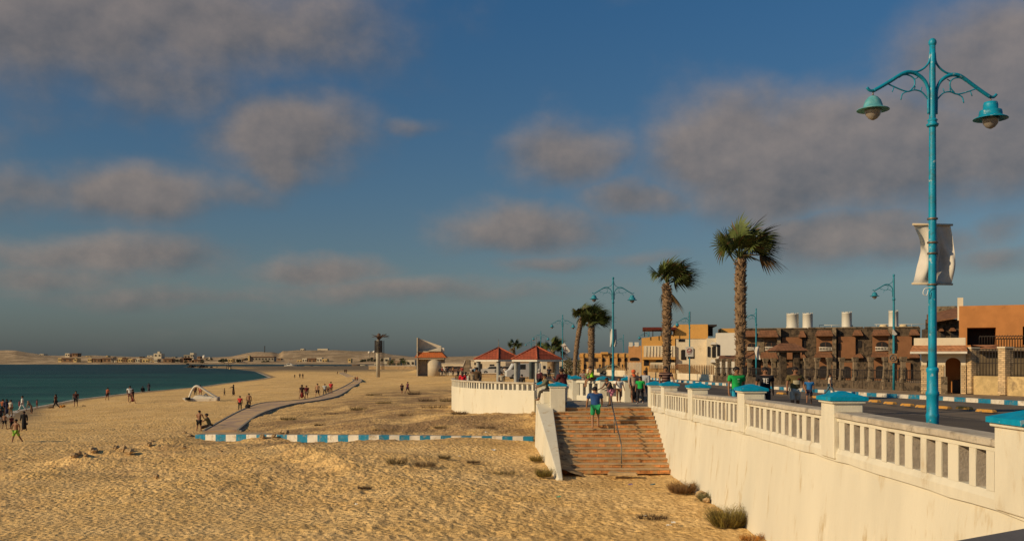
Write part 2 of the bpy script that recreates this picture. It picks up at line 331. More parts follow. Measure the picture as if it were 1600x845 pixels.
def zr(Y): return np.interp(Y,[30,45,60,120,400,3000],[-2.0,-2.1,-2.17,-2.33,-2.6,-3.2])
def Lx(Y): return np.interp(Y,[-20,49.5,49.8,56.3,56.6,57.4,66,78,95,200,400,3000],[7.5,7.5,8.35,8.35,5.5,3.85,3.65,4.25,4.3,4,3,0])
def seadist(x,y):
    n=len(SHORE); dmin=np.full(x.shape,1e12); inside=np.zeros(x.shape,bool)
    for i in range(n):
        ax,ay=SHORE[i]; bx,by=SHORE[(i+1)%n]; dx,dy=bx-ax,by-ay
        t=np.clip(((x-ax)*dx+(y-ay)*dy)/(dx*dx+dy*dy),0,1)
        d=(x-ax-t*dx)**2+(y-ay-t*dy)**2; dmin=np.minimum(dmin,d)
        c=((ay>y)!=(by>y)); 
        with np.errstate(divide='ignore',invalid='ignore'): xi=(bx-ax)*(y-ay)/((by-ay) if by!=ay else 1e-9)+ax
        inside^=c&(x<xi)
    d=np.sqrt(dmin); return np.where(inside,-d,d)
_mw=[]
def gz(x,y,micro=False,land=True):
    x=np.atleast_1d(np.asarray(x,float)); y=np.atleast_1d(np.asarray(y,float))
    dd=np.hypot(x,y)+8; yy=np.maximum(y,3)
    u=x/dd*9; v=np.log(dd)*5; cu=CP[:,0]/(np.hypot(CP[:,0],CP[:,1])+8)*9; cv=np.log(np.hypot(CP[:,0],CP[:,1])+8)*5
    num=np.zeros(x.shape); den=np.zeros(x.shape)
    for a,b,z in zip(cu,cv,CP[:,2]):
        w=1/((u-a)**2+(v-b)**2+.05)**1.8; num+=w*z; den+=w
    z=num/den
    for (mx,my,am,sx,sy) in _mw: z=z+am*np.exp(-((x-mx)/sx)**2-((y-my)/sy)**2)
    # hills beyond the bay
    px=800+F*x/np.maximum(y,1.0); ty=np.interp(px,HILL[:,0],HILL[:,1]); top=(HY-ty)/F*1400
    k=sm(1150,1380,y)*(y>0); rough=vnoise(x,y,60,3)*6+vnoise(x,y,23,4)*6
    low=sm(1140,1180,y)*1.2+sm(1180,1300,y)*2+vnoise(x,y,40,5)*2*sm(1150,1250,y)
    z=z+low+k*(np.maximum(top+4.5-2.,0))+k*rough*.25*sm(1180,1300,y)
    if land:
        k2=sm(.05,.3,x-Lx(y)-.15); z=z*(1-k2)+np.minimum(zr(y)-.35,0)*k2
        k3=sm(180,400,np.hypot(x,y)); 
    sd=seadist(x,y)
    bl=sm(0,14,sd); z=np.where(sd>0,(WATER+.03+.012*np.minimum(sd,14))*(1-bl)+z*bl,WATER+.03-np.minimum(-sd*.045,3.5))
    if micro:
        r=np.hypot(x,y); fade=1/(1+(r/120)**2); onland=sm(1,14,sd)*sm(-.3,.2,Lx(y)+.1-x)
        m=vnoise(x,y,7,1)*.24+vnoise(x,y,2.6,2)*.06+vnoise(x,y,1.1,6)*.045
        foot=vnoise(x,y,.40,7)*.080+vnoise(x,y,.19,8)*.070
        ridged=-np.abs(vnoise(x,y,.55,9))*.07
        patch=sm(-.3,.25,vnoise(x,y,9,11))*.7+.45
        z=z+onland*(m+(foot+ridged)*fade*patch)+onland*vnoise(x,y,22,12)*.25*sm(60,200,r)
    return z
def solve(px,py,off=0.,zfix=None,land=False):
    """distance along the sight line through a photo point at which it meets the ground (+off)"""
    s=(HY-py)/F
    if zfix is not None: d=zfix/s; return Vector((W(px,d),d,zfix))
    d=np.geomspace(9,1600,1600); z=gz(W(px,d),d,land=land)+off; hit=np.nonzero(s*d<=z)[0]
    i=hit[0] if len(hit) else len(d)-1
    return Vector((W(px,d[i]),d[i],s*d[i]))
_mw=[(lambda p:(p.x,p.y,am,sx,sy))(solve(a,b)) for a,b,am,sx,sy in MOUNDS]

def ground():
    az=np.concatenate([np.linspace(-180,-45,60)[:-1],np.linspace(-45,-31,40)[:-1],np.linspace(-31,31,760)[:-1],np.linspace(31,45,40)[:-1],np.linspace(45,180,60)[:-1]])
    r=np.concatenate([np.geomspace(1.5,14,30)[:-1],np.geomspace(14,110,620)[:-1],np.geomspace(110,1600,260)[:-1],np.geomspace(1600,9000,16)])
    A,Rr=np.meshgrid(np.radians(az),r); X=Rr*np.sin(A); Y=Rr*np.cos(A)
    Z=gz(X.ravel(),Y.ravel(),micro=True)
    n=len(az); k=len(r); v=np.stack([X.ravel(),Y.ravel(),Z],1)
    c=np.array([[0,0,-4.9]]); v=np.concatenate([v,c])
    i,j=np.meshgrid(np.arange(k-1),np.arange(n),indexing='ij'); a=i*n+j; b=i*n+(j+1)%n; q=np.stack([a,a+n,b+n,b],-1).reshape(-1,4)
    me=bpy.data.meshes.new('ground'); t=[(n*k,jj,(jj+1)%n) for jj in range(n)]
    nl=q.size+3*n; me.vertices.add(len(v)); me.vertices.foreach_set('co',v.ravel())
    me.loops.add(nl); me.loops.foreach_set('vertex_index',np.concatenate([q.ravel(),np.array(t).ravel()]).astype(np.int32))
    me.polygons.add(len(q)+n); me.polygons.foreach_set('loop_start',np.concatenate([np.arange(len(q))*4,q.size+np.arange(n)*3]).astype(np.int32))
    me.polygons.foreach_set('use_smooth',np.ones(len(q)+n,bool)); me.update(calc_edges=True); me.validate()
    o=bpy.data.objects.new('ground',me); col.objects.link(o); tag(o,kind='structure')
    m=bpy.data.materials.new('sand'); m.use_nodes=True; nt=m.node_tree; N=nt.nodes; L=nt.links; b=N['Principled BSDF']
    b.inputs['Roughness'].default_value=.95; b.inputs['Specular IOR Level'].default_value=.15
    g=N.new('ShaderNodeNewGeometry'); pos=g.outputs['Position']
    def nz(s,d=6,ro=.6,st=None):
        n_=N.new('ShaderNodeTexNoise'); n_.inputs['Scale'].default_value=s; n_.inputs['Detail'].default_value=d; n_.inputs['Roughness'].default_value=ro
        if st:
            mp=N.new('ShaderNodeMapping'); mp.inputs['Scale'].default_value=st; L.new(pos,mp.inputs[0]); L.new(mp.outputs[0],n_.inputs['Vector'])
        else: L.new(pos,n_.inputs['Vector'])
        return n_.outputs[0]
    def rg(v,a,b_,c0=0.,c1=1.):
        r_=N.new('ShaderNodeMapRange'); L.new(v,r_.inputs[0]); r_.interpolation_type='SMOOTHSTEP'
        for i_,x in enumerate((a,b_,c0,c1)): r_.inputs[i_+1].default_value=x
        return r_.outputs[0]
    def mx(f,a,b_):
        x=N.new('ShaderNodeMix'); x.data_type='RGBA'
        for i_,v_ in((0,f),(6,a),(7,b_)):
            if isinstance(v_,float): x.inputs[i_].default_value=v_
            elif isinstance(v_,tuple): x.inputs[i_].default_value=(*v_,1)
            else: L.new(v_,x.inputs[i_])
        return x.outputs[2]
    def mul(a,b_):
        x=N.new('ShaderNodeMath'); x.operation='MULTIPLY'; L.new(a,x.inputs[0])
        if isinstance(b_,float): x.inputs[1].default_value=b_
        else: L.new(b_,x.inputs[1])
        return x.outputs[0]
    sp=N.new('ShaderNodeSeparateXYZ'); L.new(pos,sp.inputs[0])
    c=mx(rg(nz(.35),.3,.7),(.74,.47,.17),(.86,.58,.25))
    c=mx(rg(nz(2.3,8,.7),.42,.68,0.,.5),c,(.42,.25,.10))
    c=mx(rg(nz(9,6,.7),.55,.75,0.,.55),c,(.27,.165,.075))
    # dirt and broken plants on the strip inland of the painted kerb
    zone=mul(rg(sp.outputs[1],47.,56.),rg(sp.outputs[1],170.,110.)); zx=rg(sp.outputs[0],-26.,-16.); 
    dirt=mul(mul(zone,zx),rg(nz(.28,7,.7),.36,.58,0.,.9)); c=mx(dirt,c,(.25,.155,.078))
    d2=mul(mul(rg(sp.outputs[1],38.,44.),rg(sp.outputs[1],66.,56.)),rg(nz(.6,7,.75),.5,.66,0.,.6)); c=mx(d2,c,(.40,.235,.11))
    c=mx(rg(nz(1.1,9,.75),.52,.72,0.,.5),c,(.34,.205,.09)); c=mx(rg(nz(.16,5,.6),.45,.7,0.,.45),c,(.50,.31,.13))
    c=mx(rg(nz(26,4,.6),.63,.75,0.,.5),c,(.72,.60,.44))
    wet=rg(sp.outputs[2],-5.2,-5.262); c=mx(wet,c,(.26,.185,.105)); foam=rg(sp.outputs[2],-5.266,-5.2685,0.,.55); foam=mul(foam,rg(nz(.5,4,.6),.42,.55)); foam=mul(foam,rg(sp.outputs[2],-5.31,-5.285)); c=mx(foam,c,(.6,.6,.56))
    far=mul(rg(sp.outputs[1],700.,1120.),1.0); c=mx(far,c,mx(rg(nz(.035,10,.8),.42,.60),(.26,.185,.105),(.50,.36,.21)))
    mud=mul(mul(rg(sp.outputs[1],330.,480.),rg(sp.outputs[1],1130.,1040.)),rg(nz(.012,5,.6,(1,.4,1)),.35,.5,.25,.9)); c=mx(mud,c,(.13,.105,.075))
    L.new(c,b.inputs['Base Color'])
    bp=N.new('ShaderNodeBump'); bp.inputs['Strength'].default_value=.9; bp.inputs['Distance'].default_value=.10
    hsum=N.new('ShaderNodeMath'); hsum.operation='MULTIPLY_ADD'; L.new(nz(7.5,5,.6),hsum.inputs[0]); hsum.inputs[1].default_value=1.0
    vo=N.new('ShaderNodeTexVoronoi'); vo.feature='SMOOTH_F1'; vo.inputs['Scale'].default_value=6.0; L.new(pos,vo.inputs['Vector'])
    L.new(vo.outputs['Distance'],hsum.inputs[2])
    fadeb=rg(sp.outputs[1],200.,60.,.7,1.); L.new(mul(hsum.outputs[0],fadeb),bp.inputs['Height'])
    b2=N.new('ShaderNodeBump'); b2.inputs['Strength'].default_value=.5; b2.inputs['Distance'].default_value=.02; L.new(nz(28,5,.6),b2.inputs['Height'])
    L.new(bp.outputs[0],b2.inputs['Normal']); L.new(b2.outputs[0],b.inputs['Normal'])
    me.materials.append(m)
ground()

def water():
    mb=MB(); mb.add([(-9000,-3000,WATER),(9000,-3000,WATER),(9000,9000,WATER),(-9000,9000,WATER)],[(0,1,2,3)])
    m=bpy.data.materials.new('sea_water'); m.use_nodes=True; nt=m.node_tree; N=nt.nodes; L=nt.links; b=N['Principled BSDF']
    b.inputs['Roughness'].default_value=.4; b.inputs['Specular IOR Level'].default_value=.06; b.inputs['IOR'].default_value=1.33
    g=N.new('ShaderNodeNewGeometry'); sp=N.new('ShaderNodeSeparateXYZ'); L.new(g.outputs['Position'],sp.inputs[0])
    def nz(s,st,d=5):
        mp=N.new('ShaderNodeMapping'); mp.inputs['Scale'].default_value=st; mp.inputs['Rotation'].default_value=(0,0,R(20)); L.new(g.outputs['Position'],mp.inputs[0])
        n=N.new('ShaderNodeTexNoise'); n.inputs['Scale'].default_value=s; n.inputs['Detail'].default_value=d; n.inputs['Roughness'].default_value=.6; L.new(mp.outputs[0],n.inputs['Vector']); return n.outputs[0]
    def rg(v,a,b_,c0=0.,c1=1.):
        r_=N.new('ShaderNodeMapRange'); L.new(v,r_.inputs[0]); r_.interpolation_type='SMOOTHSTEP'
        for i_,x in enumerate((a,b_,c0,c1)): r_.inputs[i_+1].default_value=x
        return r_.outputs[0]
    def mx(f,a,b_):
        x=N.new('ShaderNodeMix'); x.data_type='RGBA'
        for i_,v_ in((0,f),(6,a),(7,b_)):
            if isinstance(v_,float): x.inputs[i_].default_value=v_
            elif isinstance(v_,tuple): x.inputs[i_].default_value=(*v_,1)
            else: L.new(v_,x.inputs[i_])
        return x.outputs[2]
    c=mx(rg(sp.outputs[0],-52.,-75.),(.050,.18,.135),(.015,.085,.068))     # shallow water over pale sand, then deeper
    c=mx(rg(sp.outputs[1],180.,520.),c,(.009,.042,.046))
    c=mx(rg(nz(.02,(.35,1.6,1)),.45,.62,0.,.5),c,(.004,.018,.024))
    c=mx(rg(nz(.5,(.5,1.6,1)),.5,.72,0.,.55),c,(.003,.018,.018))
    c=mx(rg(nz(.30,(.3,2.2,1)),.56,.68,0.,.40),c,(.09,.19,.165))  # pale streaks coloured in as glints along the waves
    L.new(c,b.inputs['Base Color'])
    bp=N.new('ShaderNodeBump'); bp.inputs['Strength'].default_value=.9; bp.inputs['Distance'].default_value=.5; L.new(nz(.55,(.6,1.5,1),7),bp.inputs['Height']); L.new(bp.outputs[0],b.inputs['Normal'])
    o=mb.build('sea',m,None); tag(o,kind='structure')
water()

# ------------------------------------------------------------------ road, pavements, kerbs
asph=mat('asphalt',(.075,.06,.047),.9,.25,.4,.4,30,stain=(.10,.08,.055),samt=.5,sscale=.25,world=True)
asph2=mat('old_asphalt',(.15,.115,.08),.9,.2,.4,.4,30,stain=(.17,.13,.085),samt=.6,sscale=.3,world=True)
paver=mat('promenade_paver',(.13,.10,.075),.9,.2,1,.4,20,stain=(.20,.15,.10),samt=.5,world=True)
dust=mat('dusty_pavement',(.27,.19,.11),.95,.25,1,.5,12,stain=(.15,.11,.07),samt=.5,world=True)
KF=[(38,26.5),(47,25),(54,24),(61,22.4),(75,21),(88,19.6),(103,18),(140,16.6),(200,15.5),(400,12)]
def Kx(Y): return np.interp(Y,[k[0] for k in KF],[k[1] for k in KF])
def FX(Y): return np.interp(Y,[38,55.5,65.5,100,115,150,200,400],[31,29.8,27.6,21.4,20.5,18.4,17.5,15])
def strip(name,rows,zo,m):
    mb=MB(); vs=[]; 
    for (Y,a,b) in rows: z=float(zr(Y))+zo; vs+=[(a,Y,z),(b,Y,z)]
    mb.add(vs,[(2*i,2*i+1,2*i+3,2*i+2) for i in range(len(rows)-1)]); o=mb.build(name,m); tag(o,kind='structure'); return o
YS=[-20,0,20,30,38,45,47,49.5,49.8,53,56.3,56.6,57.4,60,66,72,78,86,95,103,120,140,170,200,300,400]
strip('sidewalk',[(Y,float(Lx(Y))-.05,10.8) for Y in YS],0.0,paver)
strip('road',[(Y,10.8,15.5 if Y>120 else 17.) for Y in YS],-.12,asph)
strip('road_far_lane',[(Y,10.8,float(Kx(Y))+.05) for Y in YS],-.124,asph2)
strip('sidewalk_across',[(Y,float(Kx(Y))-.02,60.) for Y in YS],0.05,dust)
mb=MB(); mb.box(8.3,8.42,49.75,56.3,-2.6,-2.145); mb.box(5.4,8.3,56.3,56.42,-2.6,-2.15); tag(mb.build('step',rawconc),kind='structure')
# lane edge line
mb=MB()
for Y0 in np.arange(30,80,.5):
    f=lambda Y: float(np.interp(Y,[30,37,46,51,58,80],[17.4,16.2,14.6,13.8,13.0,11.6]))
    z=float(zr(Y0))-.116; mb.add([(f(Y0),Y0,z),(f(Y0)+.14,Y0,z),(f(Y0+.5)+.14,Y0+.5,float(zr(Y0+.5))-.116),(f(Y0+.5),Y0+.5,float(zr(Y0+.5))-.116)],[(0,1,2,3)])
tag(mb.build('road_marking',mat('worn_line',(.26,.22,.17),.9,.3,3,stain=(.1,.08,.06),samt=.7,sscale=2)),kind='structure')
kw=mat('kerb_white',(.62,.56,.46),.85,.12,2,.3,20,stain=(.35,.28,.19),samt=.5,sscale=3); kb=mat('kerb_blue',(.01,.17,.29),.8,.15,3,.3,20,stain=(.22,.22,.17),samt=.45,sscale=4)
def kerb(name,pts,length,h,w,first=0,side=1):
    """painted blocks laid end to end along a line"""
    mb=MB(); pts=[Vector(p) for p in pts]; i=0; acc=[0]
    for a,b in zip(pts,pts[1:]): acc.append(acc[-1]+(b-a).length)
    def at(s):
        for k in range(len(pts)-1):
            if s<=acc[k+1] or k==len(pts)-2: return pts[k].lerp(pts[k+1],(s-acc[k])/(acc[k+1]-acc[k]))
    s=0; L0=length
    while s<acc[-1]:
        if name=='beach_kerb':      # longer stones towards the far end
            length=.3; pj=lambda q:F*q.x/q.y
            while abs(pj(at(s+length))-pj(at(s)))<15.8 and s+length<acc[-1]: length+=.02
        a=at(s); b=at(min(s+length,acc[-1])); t=(b-a); t.z=0; t.normalize(); n=Vector((-t.y,t.x,0))*w*side
        jit=random.uniform(-.008,.008)
        mb.hexa([a,b,b+n,a+n] if side<0 else [a,b,b+n,a+n],[a+Vector((0,0,h+jit)),b+Vector((0,0,h+jit)),b+n+Vector((0,0,h+jit)),a+n+Vector((0,0,h+jit))],(i+first)%2); i+=1; s+=length
    o=mb.build(name,[kw,kb]); tag(o,kind='structure'); return o
kerb('kerb',[(float(Kx(Y))-.02,Y,float(zr(Y))-.14) for Y in [38,42,47,50,54,57,61,65,70,75,81,88,95,103,120,140,170,200]],1.05,.24,.28,0,-1)
# boarded beach path with a dark concrete edge, and the painted kerb across the sand
pr=[(370,671),(406,645.7),(450,632),(480,627.6),(504,623.8),(530,617),(551,604),(563,596.7),(563,592),(547,586.5),(535,581)]
pl=[(320,672.5),(374,642.6),(409,629.5),(455,625.8),(482,623),(505,617.5),(534,605.5),(550,596.5),(552,592.8),(541,587.8),(530,582)]
A_=[solve(x,y,.17) for x,y in pr]; B_=[solve(x,y,.17) for x,y in pl]
A2=crv(A_,5); B2=crv(B_,5)
mb=MB(); vs=[]
for a,b in zip(B2,A2):
    vs+=[(a.x,a.y,a.z),(b.x,b.y,b.z),(b.x,b.y,b.z-.6),(a.x,a.y,a.z-.6)]
fs=[]
for i in range(len(A2)-1):
    k=4*i; fs+=[(k,k+1,k+5,k+4),(k+1,k+2,k+6,k+5),(k,k+4,k+7,k+3)]
mb.add(vs,fs); mb.f.append([0,3,2,1]); mb.m.append(0); mb.sm.append(False); tag(mb.build('beach_path',mat('path_paver',(.40,.27,.19),.9,.15,.8,.3,12,stain=(.56,.38,.18),samt=.85,sscale=.8,world=True)),kind='structure')
mb=MB()
for S2,o_ in((A2,.16),(B2,-.16)):
    for a,b in zip(S2,S2[1:]):
        mb.hexa([a+Vector((0,0,-.6)),b+Vector((0,0,-.6)),b+Vector((o_,0,-.6)),a+Vector((o_,0,-.6))],[a+Vector((0,0,.05)),b+Vector((0,0,.05)),b+Vector((o_,0,.05)),a+Vector((o_,0,.05))])
tag(mb.build('path_edge',mat('path_edge_concrete',(.24,.215,.175),.9,.2,2,.4,15)),kind='structure')
mb=MB()
for i in range(len(A2)-1):
    a,b=A2[i],A2[i+1]; n=max(1,int((b-a).length/.9))
    for k in range(n):
        if a.y>120: break
        p=a.lerp(b,k/n); mb.box(p.x+.14,p.x+.32,p.y,p.y+.25,p.z-.5,p.z-.04)
tag(mb.build('path_footing',rawconc),kind='structure')
_keep=_mw; _mw=[]
kp_=[solve(x,y,.26) for x,y in [(305,679),(580,680.5),(832,683)]]
_mw=_keep
kerb('beach_kerb',[(p.x,p.y,p.z-.40) for p in kp_],.545,.43,.35,1,1)
# concrete band behind the kerb
mb=MB(); vs=[]
kp2=[kp_[i].lerp(kp_[i+1],k/6) for i in range(2) for k in range(6)]+[kp_[-1]]
for p in kp2: vs+=[(p.x,p.y+.34,p.z+.02),(p.x,p.y+2.6 if p.x<-15 else p.y+1.3,p.z-.02)]
mb.add(vs,[(2*i,2*i+1,2*i+3,2*i+2)[::-1] for i in range(len(kp2)-1)]); tag(mb.build('beach_footway',mat('sandy_concrete',(.36,.26,.15),.95,.15,1,.4,12,stain=(.45,.31,.16),samt=.6,world=True)),kind='structure')
for i,(x,y,w_) in enumerate([(1367,628,.9),(1391,631,.9),(1418,634,.9),(1441,636.5,.8),(1473,638,1.1),(1507,639,1.),(1541,643.5,1.2),(1221,615.5,1.0),(1275,621.5,1.0),(1150,609,1.0),(1320,625,.9)]):
    p=solve(x,y,zfix=-2.15); w_*=.42; a=R(104); u=Vector((math.cos(a),math.sin(a),0)); v=Vector((-u.y,u.x,0))
    mb=MB(); mb.hexa([p+u*w_-v*.16,p+u*w_+v*.16,p-u*w_+v*.16,p-u*w_-v*.16][::-1],[q+Vector((0,0,.12)) for q in [p+u*w_*.9-v*.09,p+u*w_*.9+v*.09,p-u*w_*.9+v*.09,p-u*w_*.9-v*.09][::-1]])
    o=mb.build('median_block',mat('yellow_road_paint',(.55,.27,.045),.85,.25,4,.4,20,stain=(.22,.15,.08),samt=.75,sscale=5),None,bevel=.03)
    tag(o,'worn yellow painted concrete block in the low line dividing the road','median block','yellow blocks dividing the road')
# ------------------------------------------------------------------ promenade wall with balustrade
def cap_mesh(x0,x1,y0,y1,z,o=.07):
    mb=MB(); x0-=o;x1+=o;y0-=o;y1+=o; cx=(x0+x1)/2; cy=(y0+y1)/2
    mb.box(x0,x1,y0,y1,z-.10,z-.02); h=.10; r=.05
    vs=[(x0,y0,z-.02),(x1,y0,z-.02),(x1,y1,z-.02),(x0,y1,z-.02),(cx-r,cy-r,z+h),(cx+r,cy-r,z+h),(cx+r,cy+r,z+h),(cx-r,cy+r,z+h)]
    mb.add(vs,[(4,5,6,7),(0,1,5,4),(1,2,6,5),(2,3,7,6),(3,0,4,7)]); return mb
PI_=[(6.4,-.76),(13.5,-.80),(21.3,-.79),(29.4,-.84),(37.8,-.99),(44.7,-1.10),(49.0,-1.18)]
def capz(Y): return float(np.interp(Y,[p[0] for p in PI_],[p[1] for p in PI_]))
t=thing('promenade_wall','long cream promenade wall with balustrade and blue pier caps running beside the road','wall',(7.3,28,-4.9))
mb=MB(); ys=list(np.linspace(4,49.3,60)); vs=[]
for Y in ys:
    zt=capz(Y)-1.40; vs+=[(6.86,Y,-5.3),(7.10,Y,zt),(7.60,Y,zt),(7.60,Y,-5.3)]
mb.add(vs,[(4*i+k,4*i+k+1,4*i+k+5,4*i+k+4)[::-1] for i in range(len(ys)-1) for k in range(3)]+[(0,1,2,3),tuple(4*(len(ys)-1)+k for k in (3,2,1,0))])
mb.build('wall_face',wallpl,t)
mb=MB(); vs=[]
for Y in ys:
    c=capz(Y); n=.012*math.sin(Y*2.3)+.008*math.sin(Y*5.1); vs+=[(7.045,Y,c-1.40+n),(7.045,Y,c-1.24),(7.10,Y,c-1.13),(7.60,Y,c-1.13),(7.60,Y,c-1.40)]
mb.add(vs,[(5*i+k,5*i+(k+1)%5,5*i+(k+1)%5+5,5*i+k+5)[::-1] for i in range(len(ys)-1) for k in range(5)]+[(0,1,2,3,4),tuple(5*(len(ys)-1)+k for k in (4,3,2,1,0))])
mb.build('plinth',plaster,t)
rb=random.Random(3)
for i,(Y,c) in enumerate(PI_):
    hw=.42
    mb=MB(); mb.box(6.99,7.64,Y-hw,Y+hw,c-1.36,c-.10); mb.box(6.94,7.69,Y-hw-.05,Y+hw+.05,c-.16,c-.101)
    pr_=mb.build('pier',plaster,t,bevel=.02); cap_mesh(6.97,7.66,Y-hw,Y+hw,c).build('pier_cap',bluecap,pr_)
    if i==len(PI_)-1: break
    Y2,c2=PI_[i+1]; a=Y+hw; b=Y2-hw
    mb=MB(); n=10; vs=[]
    for k in range(n+1):
        y=a+(b-a)*k/n; z=capz(y)-.345+rb.uniform(-.006,.006); vs+=[(7.015,y,z-.11),(7.02,y,z-.02),(7.05,y,z),(7.56,y,z),(7.585,y,z-.02),(7.585,y,z-.11)]
    mb.add(vs,[(6*k+j,6*k+(j+1)%6,6*k+(j+1)%6+6,6*k+j+6)[::-1] for k in range(n) for j in range(6)],0); mb.build('rail',railtop,t)
    mb=MB(); vs=[]
    for k in range(n+1):
        y=a+(b-a)*k/n; z=capz(y)-.345; vs+=[(7.075,y,z-.20),(7.075,y,z-.112),(7.40,y,z-.112),(7.40,y,z-.20)]
    mb.add(vs,[(4*k+j,4*k+(j+1)%4,4*k+(j+1)%4+4,4*k+j+4)[::-1] for k in range(n) for j in range(4)]); mb.build('lintel',plaster,t)
    nb=max(2,round((b-a)/.60)); pt=(b-a)/nb
    for k in range(nb):
        y=a+pt*(k+.5)-.11+rb.uniform(-.012,.012); w_=.21+rb.uniform(-.02,.03)+(.12 if k%3==2 else 0)
        c0=capz(y); z0=c0-1.135; z1=c0-.545; mb=MB()
        x0=7.085+rb.uniform(-.006,.006); x1=7.36
        # painted outer face, raw concrete in the gaps
        p=[(x0,y,z0),(x1,y,z0),(x1,y+w_,z0),(x0,y+w_,z0),(x0,y,z1),(x1,y,z1),(x1,y+w_,z1),(x0,y+w_,z1)]
        mb.add(p,[(3,0,4,7),(1,2,6,5)],0); mb.add(p,[(0,1,5,4),(2,3,7,6)],1)
        e=.008  # thin returns of paint round the edges, uneven
        j=[(x0-.002,y-.003,z0),(x0+e+rb.uniform(0,.018),y-.003,z0),(x0+e+rb.uniform(0,.018),y-.003,(z0+z1)/2),(x0+e+rb.uniform(0,.018),y-.003,z1),(x0-.002,y-.003,z1)]
        mb.add(j,[(0,1,2,3,4)],0)
        mb.build('baluster',[plaster,rawconc],t)
# a parapet that joins the promenade wall beside the camera
mb=MB(); mb.prism([(.9,3.3),(1.95,4.24),(2.43,4.56),(7.05,7.62),(7.05,6.9),(2.8,3.9),(1.3,2.9)],-5.2,-.80); o=mb.build('stair_parapet',mat('dark_coping',(.13,.12,.115),.8,.1,2,.3,20)); tag(o,'grey parapet top at the lower right corner close to the viewer','parapet')

# ------------------------------------------------------------------ plaza platform with its walls
PF=[(-3.8,84),(-4.25,77),(-4.32,73),(-4.2,70.5),(-3.75,67.8),(-2.8,65),(-1.2,62.2),(0.3,60.7),(1.5,59.8)]
plat=PF+[(1.55,55),(1.62,49.1),(7.0,49.1),(8.32,49.45),(8.32,56.32),(5.45,56.32),(3.95,57.6),(3.7,66),(4.3,80),(4.3,92),(-1,92)]
mb=MB(); mb.prism(plat,-5.3,-2.4,0,1); o=mb.build('plaza',[wallpl,floorc]); tag(o,kind='structure')
t=thing('curved_balustrade','low curved cream wall with square openings round the edge of the gazebo plaza','wall',(-1.2,62.2,-5))
pts=[Vector((x,y,0)) for x,y in crv([(a,b,0) for a,b in PF],5) for _ in [0]] if False else [Vector((p.x,p.y,0)) for p in crv([(a,b,0) for a,b in PF],6)]
def off(pts,o):
    out=[]
    for i,p in enumerate(pts):
        t_=(pts[min(i+1,len(pts)-1)]-pts[max(i-1,0)]).normalized(); out.append(p+Vector((t_.y,-t_.x,0))*o)
    return out
def band(mb,pts,o0,o1,z0,z1,mi=0):
    a=off(pts,o0); b=off(pts,o1); vs=[]
    for p,q in zip(a,b): vs+=[(p.x,p.y,z0),(p.x,p.y,z1),(q.x,q.y,z1),(q.x,q.y,z0)]
    n=len(pts); mb.add(vs,[(4*i+k,4*i+(k+1)%4,4*i+(k+1)%4+4,4*i+k+4) for i in range(n-1) for k in range(4)]+[(3,2,1,0),tuple(4*(n-1)+k for k in range(4))],mi); return mb
band(MB(),pts,-.02,.22,-5.3,-1.90).build('wall_face',wallpl,t)
band(MB(),pts,-.04,.26,-1.50,-1.40).build('rail',railtop,t)
L_=0; nxt=.1; cnt=0
for a,b in zip(pts,pts[1:]):
    ln=(b-a).length; u=(b-a).normalized(); v=Vector((u.y,-u.x,0))
    while nxt<L_+ln and cnt<98:
        p=a+u*(nxt-L_); mb=MB(); q=p+v*.10; w_=.062 if cnt%5 else .11
        mb.obox((q.x,q.y,-1.70),u*w_,v*.11,(0,0,.20)); mb.build('baluster',plaster,t); nxt+=.38; cnt+=1
    L_+=ln
# wall between plaza and road, stepping down behind the landing
t=thing('landing_wall','cream balustraded wall with blue caps behind the stair landing','wall',(5,56,-2.4))
WP=[(6.75,54.7),(3.8,57.3),(3.55,66),(4.2,79)]
wp=[Vector((a,b,0)) for a,b in WP]
def wz(p): return float(np.interp(p.y,[49,57,66,80],[-1.18,-1.05,-1.1,-1.15]))
for i,(a,b) in enumerate(zip(wp,wp[1:])):
    z=wz((a+b)/2); solid=-2.1 if i==0 else -1.85
    band(MB(),[a,b],-.05,.20,-2.6,solid).build('wall_face',wallpl,t)
    band(MB(),[a,b],-.08,.24,z-.30,z-.14).build('rail',railtop if i>0 else plaster,t)
    n=int((b-a).length/.42); u=(b-a).normalized(); v=Vector((u.y,-u.x,0))
    for k in range(1,min(n,22)):
        q=a+u*((b-a).length*k/n)+v*.07; h=(z-.31-solid)/2
        mb=MB(); mb.obox((q.x,q.y,solid+h),u*.11,v*.09,(0,0,h)); mb.build('baluster',plaster,t)
for (x,y) in [(6.6,54.8),(5.3,55.95),(3.8,57.4),(3.55,61.5),(3.58,66)]:
    z=wz(Vector((x,y,0))); mb=MB(); mb.box(x-.21,x+.21,y-.21,y+.21,-2.6,z-.06); pr_=mb.build('pier',plaster,t,bevel=.02)
    cap_mesh(x-.26,x+.26,y-.26,y+.26,z+.03,.08).build('pier_cap',bluecap,pr_)
for a,b in ((wp[0],wp[1]),(wp[1],wp[2])):
    z=wz((a+b)/2)-.14; mb=MB(); band(mb,[a.lerp(b,.3),a.lerp(b,.75)],-.11,.27,z,z+.05); mb.build('painted_coping',bluecap,t)
